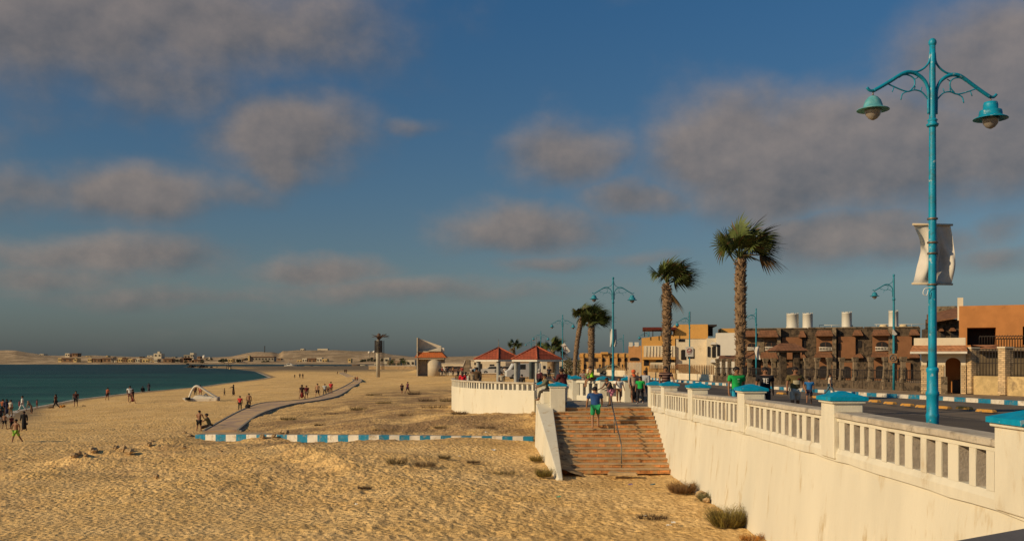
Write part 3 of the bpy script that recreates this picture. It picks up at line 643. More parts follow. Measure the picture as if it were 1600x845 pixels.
# ------------------------------------------------------------------ stairs
YT,YB,ZT,ZB,NS=49.06,41.7,-2.4,-4.92,14
t=thing('beach_stairs','wide sandy red brick stairs leading from the beach up to the landing','stairs',(4.6,45,-4.9))
riser=mat('riser_brick',(.58,.25,.085),.9,.3,3,.5,20,kind='brick',kp=(.42,.18,.55),stain=(.44,.28,.13),samt=.75,sscale=2.2)
tread=mat('sandy_tread',(.46,.32,.18),.95,.2,3,.6,14,stain=(.25,.16,.09),samt=.4)
dr=(YT-YB)/NS; dz=(ZT-ZB)/NS
for k in range(NS):
    y0=YB+k*dr; z1=ZB+(k+1)*dz; mb=MB(); n=14; xs=np.linspace(1.95,7.02,n)
    for a,b in zip(xs,xs[1:]):
        mb.box(a,b-.004,y0+rb.uniform(0,.02),YT-.01,z1-dz-.02,z1-.045)
    mb.build('riser',riser,t)
    mb=MB(); vs=[]; m_=20; xs=np.linspace(1.95,7.02,m_)
    for x in xs:
        n1=rb.uniform(-.03,.0); h=rb.uniform(-.012,.006); vs+=[(x,y0+n1,z1-.044),(x,y0+n1,z1+h),(x,y0+dr*.5,z1+h),(x,YT-.01 if k==NS-1 else y0+dr+.05,z1)]
    mb.add(vs,[(4*i+j,4*i+j+1,4*i+j+5,4*i+j+4)[::-1] for i in range(m_-1) for j in range(3)]); mb.build('tread',tread,t)
# sand blown over the left side of the steps
mb=MB(); xs=np.linspace(1.9,3.6,14); yy=np.linspace(40.9,47.5,40); vs=[]
for y in yy:
    for x in xs:
        base=ZB+(y-YB)/dr*dz; h=.30*(1-sm(0,1.5,x-1.95))*(1-sm(44,47.4,y))+.10*(vnoise([x*3],[y*3],1,5)[0])
        base=max(base,-4.95); vs.append((x,y,base+h-.03-.25*sm(2.9,3.6,x)))
mb.add(vs,[(i*14+j,i*14+j+1,(i+1)*14+j+1,(i+1)*14+j) for i in range(39) for j in range(13)]); mb.sm=[True]*len(mb.f)
o=mb.build('sand_drift',mat('blown_sand',(.36,.25,.13),.95,.3,2,1,9,stain=(.14,.09,.05),samt=.6,sscale=3)); tag(o,kind='structure')
mb=MB(); mb.hexa([(1.75,39.6,-5.3),(2.12,39.6,-5.3),(2.1,49,-5.3),(1.15,49,-5.3)],[(1.92,39.7,-4.88),(2.10,39.7,-4.88),(2.06,48.9,-2.22),(1.22,48.9,-2.22)])
o=mb.build('sloping_parapet',wallpl,None,bevel=.03); tag(o,'cream sloping side wall on the left of the stairs running down into the sand','parapet')
t=thing('end_pier','square cream pier with wide blue cap at the top left of the stairs','pier',(2.3,48.6,-3.1))
mb=MB(); mb.box(1.92,2.68,48.2,49.0,-3.3,-1.28); mb.box(1.88,2.72,48.16,49.04,-1.40,-1.32); mb.build('pier_body',plaster,t,bevel=.02); cap_mesh(1.9,2.7,48.2,49.0,-1.22,.06).build('pier_cap',bluecap,t)
t=thing('seat_wall','short stained cream wall beside the pier where a boy sits','wall',(1.6,51,-2.4))
mb=MB(); mb.box(1.60,2.04,49.02,54.5,-3.6,-1.62); mb.build('wall_face',wallpl,t,bevel=.02)
mb=MB(); mb.box(1.45,2.0,54.5,55.2,-2.6,-1.38); mb.build('pier',plaster,t); cap_mesh(1.48,1.98,54.5,55.2,-1.32,.07).build('pier_cap',bluecap,t)
t=thing('stair_handrail','thin grey metal handrail down the middle of the stairs','handrail',(4.7,45,-4.9))
def stz(y): return ZB+(y-YB)/dr*dz
a=Vector((4.95,49.3,-1.52)); b=Vector((4.82,42.6,-3.62)); c=Vector((4.82,42.3,-3.75))
MB().tube([(4.85,50.1,-1.6),a,b,c,(4.82,42.25,-4.9)],.028,8).build('handrail_pipe',steel,t)
for f in (.04,.52): p=a.lerp(b,f); MB().tube([p,(p.x,p.y,stz(p.y)-.05)],.026,8).build('post',steel,t)
# ------------------------------------------------------------------ gazebos
def gazebo(x,y,lab,r):
    t=thing('gazebo',lab,'gazebo',(x,y,-2.4),0,'tiled gazebos on the plaza')
    hexp=lambda r_,z,a0=-90:[(x+r_*math.cos(R(a0+60*k)),y+r_*math.sin(R(a0+60*k)),z) for k in range(6)]
    mb=MB(); e=hexp(r,.03); ap=(x,y,1.02); 
    for k in range(6):
        a=Vector(e[k]); b=Vector(e[(k+1)%6]); n=9
        rows=[]
        for i in range(n+1):
            f=i/n; rows.append((a.lerp(Vector(ap),f*.97),b.lerp(Vector(ap),f*.97)))
        for i in range(n):    # overlapping courses, each lifted at its lower edge
            p,q=rows[i]; r1,s1=rows[i+1]; up=Vector((0,0,.035)); mb.add([p+up,q+up,s1,r1,p,q],[(0,1,2,3),(4,5,1,0)])
    mb.add(e,[tuple(range(5,-1,-1))]); rf=mb.build('roof',rooftile,t)
    for k in range(6): MB().tube([Vector(e[k])+Vector((0,0,.04)),Vector(ap)+Vector((0,0,.04))],.06,6).build('ridge_tiles',ridge,rf)
    mb=MB(); o1=hexp(r-.06,.02); o2=hexp(r-.06,-.13); i1=hexp(r-.35,.02); i2=hexp(r-.35,-.13)
    mb.add(o1+o2+i1+i2,[(k,(k+1)%6,6+(k+1)%6,6+k)[::-1] for k in range(6)]+[(12+k,12+(k+1)%6,18+(k+1)%6,18+k) for k in range(6)]+[(6+k,6+(k+1)%6,18+(k+1)%6,18+k)[::-1] for k in range(6)]); mb.build('eave_beam',whitep,t)
    for c_ in hexp(r-.42,0): MB().lathe([(.17,-2.4),(.15,-2.3),(.145,-.2),(.17,-.12)],(c_[0],c_[1],0),12).build('column',column,t)
    MB().lathe([(.06,1.0),(.05,1.12),(.02,1.3),(.015,1.75)],(x,y,0),8).build('finial',steel,t)
gazebo(W(779,81),81,'red tiled hexagonal gazebo on the left, farther back on the plaza',2.36)
gazebo(W(838,74),74,'red tiled hexagonal gazebo on the right, in front of the other',2.24)
# ------------------------------------------------------------------ street lamps
def lamp(name,label,group,h,s,loc,rz,sides=(-1,1),shade=('dome','tier'),base=True,m=teal):
    """ornate post: curved arms, scrolls, hanging shades; s scales the head"""
    t=thing(name,label,'street lamp',loc,rz,group)
    mb=MB(); mb.lathe([(.082,0),(.079,h*.3),(.072,h*.62),(.057,h-.02-.35*s),(.055,h)],n=14); mb.build('pole',m,t,local=True)
    if base:
        mb=MB(); mb.lathe([(.118,0),(.118,.9),(.126,.94),(.126,.99),(.112,1.02),(.112,1.34),(.128,1.37),(.128,1.42),(.108,1.45),(.106,1.80),(.118,1.83),(.118,1.88),(.092,1.91)],n=16)
        mb.build('base_sleeve',m,t,local=True)
    mb=MB(); mb.lathe([(.10,h-1.56*s-.04),(.12,h-1.56*s),(.08,h-1.56*s+.03),(.08,h-1.5*s),(.10,h-1.48*s),(.07,h-1.45*s)],n=12); mb.build('collar',m,t,local=True)
    MB().ell((0,0,h),(.075*s,.075*s,.085*s),12,8).build('finial',m,t,local=True)
    for si,sd in enumerate(sides):
        q=lambda r_,hh: Vector((sd*r_*s,0,h-hh*s))
        arm=crv([q(.085,1.36),q(.085,1.1),q(.09,.90),q(.16,.74),q(.30,.63),q(.45,.585),q(.62,.62),q(.85,.76),q(1.05,.88),q(1.22,.975)],5)
        a=MB().tube(arm,[.024+.016*min(1,i/25) if i<30 else .036 for i in range(len(arm))],8).build('arm',m,t,local=True)
        MB().tube(crv([q(1.2,.97),q(1.30,.975),q(1.36,.92)],4),.028,8).build('arm_tip',m,a,local=True)
        MB().tube(crv([q(.05,.19),q(.07,.36),q(.16,.48),q(.30,.56),q(.45,.575)],5),.02,8).build('upper_scroll',m,t,local=True)
        tw=MB(); tw.tube(crv([q(.93,.83),q(.80,.88),q(.62,.94),q(.5,.955),q(.38,.92),q(.25,.94),q(.17,1.0),q(.10,1.08)],4),.014,6)
        tw.tube(crv([q(.70,.70),q(.60,.645),q(.48,.65),q(.38,.72),q(.38,.84),q(.46,.93)],4),.014,6)
        tw.tube(crv([q(.46,.94),q(.62,1.0),q(.66,1.12)],3),.012,6)
        for (r1,h1,r2,h2) in ((.60,.645,.66,.60),(.38,.72,.31,.68),(.80,.88,.84,.98),(.38,.92,.36,.85),(.25,.94,.22,.86)): tw.tube([q(r1,h1),q(r2,h2)],.010,5)
        tw.build('leaf_scroll',m,t,local=True)
        mb=MB(); mb.tube([q(.085,1.30),q(.0,1.30)],.018,6); mb.tube([q(.085,1.02),q(.0,1.02)],.018,6); mb.build('bracket',m,t,local=True)
        c=q(1.235,.99); k=s; st=shade[si]
        MB().tube([c,c-Vector((0,0,.10*k))],.014,6).build('hook',steel,t,local=True)
        c=c-Vector((0,0,.08*k))
        if st=='dome': prof=[(.03,0),(.09,-.03),(.14,-.09),(.17,-.17),(.18,-.22),(.29,-.26),(.30,-.275),(.17,-.255)]; bz=-.25; mm=teal2 if m is teal else m
        else: prof=[(.03,0),(.12,-.01),(.135,-.06),(.135,-.15),(.20,-.17),(.21,-.22),(.21,-.27),(.31,-.32),(.32,-.335),(.17,-.30)]; bz=-.31; mm=m
        if sd>0 or st=='dome': pass
        sh=MB().lathe([(a_*k,b_*k) for a_,b_ in prof],c,18).build('lamp_shade',mm,t,local=True)
        MB().lathe([(.15*k,0),(.155*k,-.05*k),(.13*k,-.12*k),(.08*k,-.18*k),(.02*k,-.21*k)],c+Vector((0,0,bz*k)),14).build('lamp_glass',glassy,sh,local=True)
    return t
D1=18.7; big=lamp('street_lamp','tall turquoise double armed street lamp nearest the viewer behind the balustrade','lamps along the promenade',8.22,1.02,(W(1457,D1),D1,-2.05),R(10))
g='lamps along the promenade'; gy=mat('far_enamel',(.02,.20,.27),.5,.15,2,.2,30)
lamp('street_lamp','turquoise double armed street lamp rising behind the stair landing beside a white banner',g,8.38,1.18,(W(958,72.8),72.8,-2.2),R(4),m=gy)
lamp('street_lamp','small distant double armed street lamp left of the leaning palm pair',g,8.55,1.2,(W(879,134),134,-2.36),0,m=gy,base=False)
lamp('street_lamp','tiny distant double armed street lamp just above the right gazebo roof',g,8.6,1.3,(W(845,210),210,-2.4),0,m=gy,base=False)
lamp('street_lamp','faint farthest double armed street lamp above the gap between the gazebo roofs',g,8.6,1.3,(W(830,290),290,-2.5),0,m=gy,base=False)
g='single armed lamps across the road'
lamp('street_lamp','single armed blue lamp before the brown villas carrying a square sign',g,7.4,1.0,(W(1396.5,62),62,-1.95),0,sides=(-1,),shade=('dome',),m=gy,base=False)
lamp('street_lamp','single armed blue street lamp across the road just right of the tallest palm',g,7.0,.95,(W(1181.5,91),91,-2.2),0,sides=(-1,),shade=('dome',),m=gy,base=False)
lamp('street_lamp','single armed lamp with a tall antenna top in front of the white building',g,7.4,1.1,(W(1077.5,105),105,-2.2),0,sides=(-1,),shade=('dome',),m=gy,base=False)
lamp('street_lamp','thin grey distant lamp pole in front of the ochre building',g,7.2,1.2,(W(1014,150),150,-2.3),0,sides=(-1,),shade=('dome',),m=gy,base=False)
lamp('street_lamp','faint distant single armed lamp over the long tan building',g,7.2,1.2,(W(974,190),190,-2.3),0,sides=(-1,),shade=('dome',),m=gy,base=False)
# ------------------------------------------------------------------ banners and signs
cream=mat('banner_cloth',(.56,.52,.46),.85,.06,3,.3,12)
def cloth_sheet(mb,fn,nu,nv,th=.006,mi=0):
    for sgn in (0,1):
        vs=[Vector(fn(i/nu,j/nv))+Vector((0,th*sgn,0)) for j in range(nv+1) for i in range(nu+1)]
        fs=[(j*(nu+1)+i,j*(nu+1)+i+1,(j+1)*(nu+1)+i+1,(j+1)*(nu+1)+i) for j in range(nv) for i in range(nu)]
        mb.add(vs,fs if sgn==0 else [f[::-1] for f in fs],mi,True)
t=thing('banner','wind blown white banner stretched on two bars behind the nearest lamp pole','banner',(W(1458,D1+.15),D1+.12,0))
Y0=D1+.14; bar=mat('banner_bar',(.5,.42,.30),.6,.1,4)
z=lambda py:(HY-py)/F*Y0
xx=lambda px:W(px,Y0)
MB().tube([(xx(1426),Y0,z(350.5)),(xx(1488.5),Y0,z(351.5))],.022,8).build('bar',bar,t)
MB().tube([(xx(1425),Y0,z(443)),(xx(1488.5),Y0,z(444))],.022,8).build('bar',bar,t)
def fn(u,v):   # u left-right, v top-bottom
    l=np.interp(v,[0,.25,.45,.6,.8,1],[1428,1438.5,1442,1440,1434,1427]); r=np.interp(v,[0,.2,.5,.7,1],[1485.5,1488.5,1491.5,1491,1487.5])
    px=l+(r-l)*u; py=351+92*v; dy=.10*math.sin(u*9+v*3)*math.sin(math.pi*v)+.05*math.sin(u*17-v*6)*math.sin(math.pi*v)
    return (xx(px),Y0+dy+.02,z(py))
mb=MB(); cloth_sheet(mb,fn,28,26); mb.build('banner_cloth',cream,t)
for h_ in (342,379,396,444.5): mb=MB(); p=P(1457,h_,D1); mb.lathe([(.088,-.02),(.10,-.015),(.10,.015),(.088,.02)],(p.x,p.y,p.z),12); mb.build('clamp',steel,t)
p=P(1452,449,D1-.1); mb=MB(); mb.tube(crv([p+Vector((.08,0,0)),p+Vector((-.08,0,-.02)),p+Vector((-.12,0,-.12)),p+Vector((-.05,0,-.15)),p+Vector((-.02,0,-.05))],4),.008,5); mb.build('loose_tie',litterw,t)
t=thing('banner','narrow white banner on the lamp behind the landing','banner',(W(958,72.9),72.9,0)); Y0=72.95
fn=lambda u,v:(W((952.5+.8*math.sin(v*3))+(10.8-.6*v)*u,Y0),Y0+.06*math.sin(u*7+v*4),(HY-514-27.5*v)/F*Y0)
mb=MB(); cloth_sheet(mb,fn,10,12); mb.build('banner_cloth',cream,t)
red=mat('red_print',(.35,.04,.03),.7,.1,3)
t=thing('flag','tilted white flag with a dark round emblem on the distant lamp','flag',(W(881,133.8),133.8,0)); Y0=133.7
def fn(u,v):
    px=876+u*6+v*9; py=539-u*3.5+v*13; return (W(px,Y0),Y0+.1*math.sin(u*5),(HY-py)/F*Y0)
mb=MB(); cloth_sheet(mb,fn,6,8); mb.build('flag_cloth',cream,t)
mb=MB(); c=Vector(fn(.5,.5))+Vector((0,-.14,0)); mb.tube([c+Vector((.28*math.cos(a),0,.34*math.sin(a))) for a in np.linspace(.6,5.6,14)],.05,5); mb.build('emblem',mat('emblem_ink',(.12,.03,.03),.7,.1,3),t)
def sign(label,px0,px1,py0,py1,d,marks,back=whitep,name='sign'):
    t=thing(name,label,'sign',(W((px0+px1)/2,d),d,(HY-py1)/F*d)); MB().pbox(px0,px1,py0,py1,d,.03).build('board',back,t); mb=MB()
    for (a,b,c,e) in marks:
        X=lambda u: W(px0+(px1-px0)*u,d); Z=lambda v:(HY-(py0+(py1-py0)*v))/F*d; mb.tube([(X(a),d-.012,Z(b)),(X(c),d-.012,Z(e))],.03*d/105,5)
    mb.build('print',red,t); return t
sign('square white sign with red lettering hung on the lamp before the white building',1071,1083.5,541.5,557,104.8,[(.2,.3,.5,.18),(.5,.18,.8,.3),(.15,.48,.85,.42),(.2,.58,.8,.52),(.3,.72,.75,.66),(.8,.3,.6,.36),(.2,.3,.25,.4)])
Y0=90.8; t=thing('banner','ragged white banner hanging on the lamp right of the tallest palm','banner',(W(1182,Y0),Y0,0))
fn=lambda u,v:(W(np.interp(v,[0,1],[1178,1182.5])+u*np.interp(v,[0,.5,1],[9,5.5,5.5]),Y0),Y0+.08*math.sin(u*6+v*5),(HY-(543+18.5*v-3*u*(1-v)))/F*Y0)
mb=MB(); cloth_sheet(mb,fn,8,10); mb.build('banner_cloth',cream,t)
d=61.9; t=thing('road_sign','square tan road sign with a round symbol on the lamp before the villas','sign',(W(1395.5,d),d,0)); 
MB().pbox(1388.5,1402,552,566.5,d,.03).build('board',mat('tan_board',(.36,.20,.10),.8,.1,5),t); c=P(1395.3,559,d-.02)
MB().tube([c+Vector((.20*math.cos(a),0,.20*math.sin(a))) for a in np.linspace(0,6.28,20)],.022,6).build('ring',mat('grey_ink',(.14,.16,.16),.7,.1,4),t)
mb=MB(); mb.tube([c+Vector((-.12,0,.12)),c+Vector((.12,0,-.12))],.018,5); mb.tube([c+Vector((-.07,0,-.08)),c+Vector((.05,0,.1))],.015,5); mb.build('symbol',mat('grey_ink',(.14,.16,.16)),t)
Y0=61.8; t=thing('pennant','small torn white pennant on the lamp before the villas','pennant',(W(1398,Y0),Y0,0))
mb=MB(); p=[P(1395,513,Y0),P(1402,522,Y0),P(1398,524,Y0),P(1394,522,Y0)]; mb.add(p+[q+Vector((0,.01,0)) for q in p],[(3,2,1,0),(4,5,6,7),(0,1,5,4),(1,2,6,5),(2,3,7,6),(3,0,4,7)]); mb.build('pennant_cloth',cream,t)
# antenna on the lamp before the white building
p=P(1077.5,487,105); o=MB(); o.tube([p+Vector((0,0,-1.2)),p],.03,6)
for k in range(9): o.tube([p+Vector((-.14,0,-.1-k*.12)),p+Vector((.14,0,-.04-k*.12))],.022,5)
tag(o.build('antenna',iron),'rough little antenna mast topping the lamp before the white building','antenna')
# ------------------------------------------------------------------ palms
def fan_palm(label,x,y,zb,ztop,rb0,rt,cs,wind,seed,nl=30,group='fan palms on the promenade',lean=0.,boots=260,dense=22,wild=1.,blades=True):
    rr=random.Random(seed); t=thing('fan_palm',label,'palm tree',(x,y,zb),0,group); H=ztop-zb; mb=MB(); k=26; prof=[]
    cx=lambda f: lean*f*f
    pts=[];rad=[]
    for i in range(k+1):
        f=i/k; pts.append((x+cx(f),y,zb+H*f)); rad.append((rb0+(rt-rb0)*min(1,max(0,(f-.12)/.5)))*(1+.08*rr.uniform(-1,1))*(1 if f<.93 else .6))
    mb.tube(pts,rad,14,smooth=False)
    for i in range(boots):
        f=rr.uniform(.22,.985)**.8; a=rr.uniform(0,6.283); r0=rb0+(rt-rb0)*min(1,max(0,(f-.12)/.5)); c=Vector((x+cx(f),y,zb+H*f)); d=Vector((math.cos(a),math.sin(a),0)); s=Vector((-d.y,d.x,0))
        w_=rr.uniform(.04,.08)*rt/.3; L=rr.uniform(.10,.26)*rt/.3; up=rr.uniform(-.4,1.1); e=c+d*(r0+L*.55)+Vector((0,0,up*L)); b0=c+d*(r0*.85)
        mb.add([b0-s*w_,b0+s*w_,e+s*w_*.3,e-s*w_*.3,b0-s*w_*.8+Vector((0,0,-.07)),b0+s*w_*.8+Vector((0,0,-.07))],[(0,1,2,3),(4,5,2,3)[::-1],(0,3,4),(1,5,2)])
    mb.build('trunk',palmbark,t)
    top=Vector((x+cx(1),y,ztop)); mb=MB(); wv=Vector(wind)
    for li in range(nl):
        dead=(li<1 and nl<34); q=li/nl
        el=rr.uniform(-.5,.1) if dead else (rr.uniform(.15,1.45) if rr.random()<.75 else rr.uniform(-.3,.4)); a=rr.uniform(0,6.283); el=el if dead or rr.random()<.25 else max(el,.55)
        dr_=Vector((math.cos(a)*math.cos(el),math.sin(a)*math.cos(el),math.sin(el)))+wv*.40*wild; dr_.normalize()
        Lp=cs*rr.uniform(.34,.55); s0=top+Vector((0,0,rr.uniform(-.12,.1)*cs)); mid=s0+dr_*Lp*.5; hub=s0+dr_*Lp+wv*Lp*.12-Vector((0,0,.03*Lp))
        mb.tube([s0,mid,hub],[.022*cs,.016*cs,.010*cs],5,0 if not dead else 1)
        side=dr_.cross(Vector((0,0,1))); side=side.normalized() if side.length>.05 else Vector((1,0,0)); side=(side+Vector((rr.uniform(-.5,.5),rr.uniform(-.5,.5),rr.uniform(-.5,.5)))).normalized()
        side=(side-dr_*side.dot(dr_)).normalized(); nrm=side.cross(dr_); Rf=cs*rr.uniform(.55,.78)
        fold=rr.uniform(.75,1.25); spread=rr.uniform(1.2,1.75)
        for b in range(dense):
            g_=(b/(dense-1)-.5)*2; an=g_*spread; bd=(dr_*math.cos(an)+side*math.sin(an)*fold-nrm*abs(g_)*.35).normalized(); bl=Rf*(1-.28*abs(g_))*rr.uniform(.85,1.1); wd_=.030*cs*rr.uniform(.8,1.2)*22/dense
            pp=hub; wdir=bd.cross(nrm); wdir=wdir.normalized() if wdir.length>.01 else side; vs=[]; steps=5
            for st in range(steps+1):
                f=st/steps; pos=hub+bd*bl*f+wv*(f*f*bl*.55*wild)-Vector((0,0,1))*f*f*bl*(.30 if not dead else .7)*(1.1-.5*max(0,bd.z)); wk=wd_*(.35+1.3*f if f<.45 else .93*(1-(f-.45)/.55)**.8+.04)
                vs+=[pos-wdir*wk,pos+wdir*wk]
            mb.add(vs,[(2*i,2*i+1,2*i+3,2*i+2) for i in range(steps)],1 if dead or (rr.random()<.06) else 0)
    mb.build('crown',[frond,frondd],t)
fan_palm('tallest fan palm with a rough shaggy trunk, right of the other tall one',W(1157,35.5),35.5,-2.05,3.78,.13,.19,1.5,(.5,.15,.08),14,24,boots=420)
fan_palm('second tallest fan palm with its crown blown to the right, left of the tallest',W(1042,50.8),50.8,-2.15,4.05,.16,.23,1.5,(.6,.1,.05),5,26,boots=420)
fan_palm('slim leaning fan palm, left one of the distant pair',W(898,118),118,-2.35,5.3,.24,.30,1.9,(.6,.1,-.0),8,30,lean=.9,boots=160)
fan_palm('dark full crowned fan palm, right one of the distant pair',W(924,97),97,-2.3,3.7,.26,.33,1.95,(.6,.1,-.0),19,38,boots=160)
fan_palm('small bushy palm behind the right gazebo roof',W(863,150),150,-2.4,1.6,.3,.38,2.3,(.3,.1,0),23,28,boots=40)
fan_palm('tiny far palm between the two gazebo roofs',W(803,260),260,-2.6,3.6,.3,.35,2.6,(.3,.1,0),29,18,boots=20)
fan_palm('tiny far palm crown showing over the right gazebo ridge',W(843,215),215,-2.5,2.2,.3,.35,2.2,(.3,.1,0),31,18,boots=20)
def date_palm(label,x,y,zb,h,cs,seed):
    rr=random.Random(seed); t=thing('date_palm',label,'palm tree',(x,y,zb),0,'date palms near the monument')
    mb=MB(); mb.tube([(x,y,zb),(x+.1,y,zb+h*.5),(x,y,zb+h)],[.4,.33,.4],8); mb.build('trunk',palmbark,t); mb=MB(); top=Vector((x,y,zb+h))
    for i in range(38):
        a=rr.uniform(0,6.283); el=rr.uniform(-.1,1.45); d=Vector((math.cos(a)*math.cos(el),math.sin(a)*math.cos(el),math.sin(el))); L=cs*rr.uniform(.8,1.1); pts=[]
        for k in range(7): f=k/6; pts.append(top+d*L*f-Vector((0,0,1))*L*.55*f*f)
        s=Vector((-math.sin(a),math.cos(a),0))
        for k in range(1,7):
            for sg in(-1,1):
                for j in range(2):
                    p=pts[k-1].lerp(pts[k],j/2); e=p+s*sg*cs*.26*(1-.5*k/7)+(pts[k]-pts[k-1])*.9-Vector((0,0,.10*cs)); u=(pts[k]-pts[k-1])*.22; mb.add([p,p+u,e],[(0,1,2)])
    mb.build('crown',[frond],t)
p=solve(612,577); date_palm('dark date palm on the left of the pair beyond the monument tower',p.x,p.y,p.z,p.y*.0075,p.y*.0078,3)
p=solve(630,577.5); date_palm('dark date palm on the right of the pair, nearer the tiled monument',p.x,p.y,p.z,p.y*.0080,p.y*.0080,4)
# ------------------------------------------------------------------ stone fence and porch before the villas
def XZ(px,d): return W(px,d)
def pole_poly(px,py,d): return (W(px,d),(HY-py)/F*d)
def dline(px): return 39.37/((px-800)/1500+.1797)
t=thing('stone_fence','dark rubble stone fence with flared stone columns before the brown villas','fence',(24,82,-2.2))
a=Vector((27.9,64.,0)); b=Vector((21.3,100.5,0)); n=Vector((-(b-a).y,(b-a).x,0)).normalized()
segs=14
for i in range(segs):
    p=a.lerp(b,i/segs); q=a.lerp(b,(i+1)/segs-.002); z0=float(zr(p.y)); mb=MB(); mb.hexa([p,q,q+n*.3,p+n*.3],[v+Vector((0,0,z0+.62)) for v in (p,q,q+n*.3,p+n*.3)]); 
    mb.v=[(x,y,z if z!=0 else z0-.3) for x,y,z in mb.v]; mb.build('wall_section',stone,t)
    mb=MB()
    for k in range(12):
        c=p.lerp(q,k/12)+n*.15; mb.tube([(c.x,c.y,z0+.6),(c.x,c.y,z0+1.5)],.022,4)
    c0=p+n*.15; c1=q+n*.15; mb.tube([(c0.x,c0.y,z0+1.45),(c1.x,c1.y,z0+1.45)],.03,4); mb.tube([(c0.x,c0.y,z0+.85),(c1.x,c1.y,z0+.85)],.03,4); mb.build('grille',iron,t)
for px in (1121.5,1130.5,1139.7,1151,1171,1195.8,1208.6,1259.7,1276.7,1295.5,1315,1336,1360,1383.4,1411):
    d=dline(px); x=W(px,d); z0=float(zr(d)); s=.21 if d<85 else .25
    mb=MB(); 
    for (r0,za,r1,zb_) in ((s*1.25,-.2,s*1.2,.5),(s*1.2,.5,s*.72,1.0),(s*.72,1.0,s*.66,2.1),(s*.85,2.1,s*.95,2.28),(s*1.0,2.28,s*1.0,2.4)):
        mb.hexa([(x-r0,d-r0,z0+za),(x+r0,d-r0,z0+za),(x+r0,d+r0,z0+za),(x-r0,d+r0,z0+za)],[(x-r1,d-r1,z0+zb_),(x+r1,d-r1,z0+zb_),(x+r1,d+r1,z0+zb_),(x-r1,d+r1,z0+zb_)])
    mb.build('column',stonep,t)
def hiproof(mb,x0,x1,y0,y1,ze,zr_,inset=None):
    ym=(y0+y1)/2; ins=(y1-y0)/2 if inset is None else inset
    mb.add([(x0,y0,ze),(x1,y0,ze),(x1,y1,ze),(x0,y1,ze),(x0+ins,ym,zr_),(x1-ins,ym,zr_)],[(0,1,5,4),(1,2,5),(2,3,4,5),(3,0,4),(3,2,1,0)]); return mb
t=thing('gate_porch','tile roofed stone gate porch in the middle of the dark stone fence','porch',(W(1236,84),84,-2.2))
x0,x1=W(1208,84),W(1263,84); hiproof(MB(),x0,x1,83.6,86.6,.80,1.48,.9).build('roof',browntile,t)
for px in (1224,1245): x=W(px,84.2); mb=MB(); mb.box(x-.24,x+.24,84.2,84.7,-2.4,.79); mb.build('post',stone,t)
for px in (1226,1247): x=W(px,86); mb=MB(); mb.box(x-.2,x+.2,86,86.4,-2.4,.79); mb.build('post',stone,t)
MB().box(x0+.2,x1-.2,83.8,86.4,.66,.80).build('beam',stonep,t)
# ------------------------------------------------------------------ brown villas
def window(par,px0,px1,py0,py1,d,rail=True,arch=True,frame=whitep):
    x0,x1=W(px0,d),W(px1,d); z1,z0=(HY-py0)/F*d,(HY-py1)/F*d; pts=[(x0,z0),(x1,z0)]
    if arch:
        r=(x1-x0)/2; h=min(r*.5,(z1-z0)*.4); pts+=[(x1-r+r*math.cos(a),z1-h+h*math.sin(a)) for a in np.linspace(0,math.pi,9)]
    else: pts+=[(x1,z1),(x0,z1)]
    w=MB().yprism(pts,d-.02,d+.12).build('window',darkw,par)
    if rail:
        mb=MB(); h=(z1-z0)*.38; m_=8
        for k in range(m_+1): x=x0+(x1-x0)*k/m_; mb.tube([(x,d-.10,z0),(x,d-.10,z0+h)],.03,4)
        mb.tube([(x0-.1,d-.10,z0+h),(x1+.1,d-.10,z0+h)],.04,4); mb.tube([(x0-.1,d-.10,z0+.04),(x1+.1,d-.10,z0+.04)],.04,4); mb.build('window_rail',frame,w)
        xm=(x0+x1)/2; mb=MB(); mb.box(xm-.04,xm+.04,d-.05,d-.021,z0,z1-.1); mb.box(x0+.02,x0+.10,d-.05,d-.021,z0,z1-.4); mb.build('window_frame',mat('wood_frame',(.10,.05,.03),.6),w)
    return w
def awning(par,px0,px1,py0,py1,d,out=.9,m=None):
    x0,x1=W(px0,d),W(px1,d); z1,z0=(HY-py0)/F*d,(HY-py1)/F*d; mb=MB()
    mb.add([(x0,d-out,z0),(x1,d-out,z0),(x1-.25,d+.0,z1),(x0+.25,d+.0,z1),(x0,d-out,z0-.1),(x1,d-out,z0-.1),(x1,d,z0-.1),(x0,d,z0-.1)],[(0,1,2,3),(4,5,1,0),(5,6,2,1),(7,4,0,3),(7,6,5,4)]); return mb.build('awning',m or browntile,par)
turn(108,1262)
def villa(lab,o,D=108,kind='B'):
    X=lambda p:p+o; t=thing('villa',lab,'house',(W(X(1310),D),D,-2.2),0,'brown stone villas across the road')
    MB().pbox(X(1262),X(1349.9),513,607,D,9).build('stone_body',stone,t)
    MB().pbox(X(1277.7),X(1303.5),524,556,D-.5,.49).build('stucco_bay',stucco,t); MB().pbox(X(1310.8),X(1338),526,560,D-.3,.29).build('stucco_wall',stucco,t)
    MB().pbox(X(1304),X(1310),512.5,607,D-.8,.79).build('stone_pilaster',stonep,t)
    window(t,X(1283.2),X(1301.5),534,548,D-.55); window(t,X(1341.3),X(1346.5),532,543,D-.05,False); window(t,X(1310.9+.6),X(1315.5),536,547,D-.35,False)
    awning(t,X(1275),X(1303.3),516,524,D-.4); awning(t,X(1274.5),X(1303.3),550,557,D-.6); awning(t,X(1331.5),X(1348),516,523.5,D,.7); awning(t,X(1331.5),X(1348.5),552,557.5,D,.7)
    MB().pbox(X(1279),X(1302),560,606,D-.3,.29).build('stucco_ground_floor',stucco,t); window(t,X(1282),X(1295),571,590,D-.35,False); MB().pbox(X(1312),X(1336),566,606,D-.3,.29).build('stucco_ground_floor',stucco,t)
    window(t,X(1318),X(1330),572,590,D-.35,False)
    MB().pbox(X(1263),X(1349),511.2,513,D-.1,.5).build('parapet_coping',stonep,t); return t
villa('brown stone villa with one white water tank, left of the sign lamp',0)
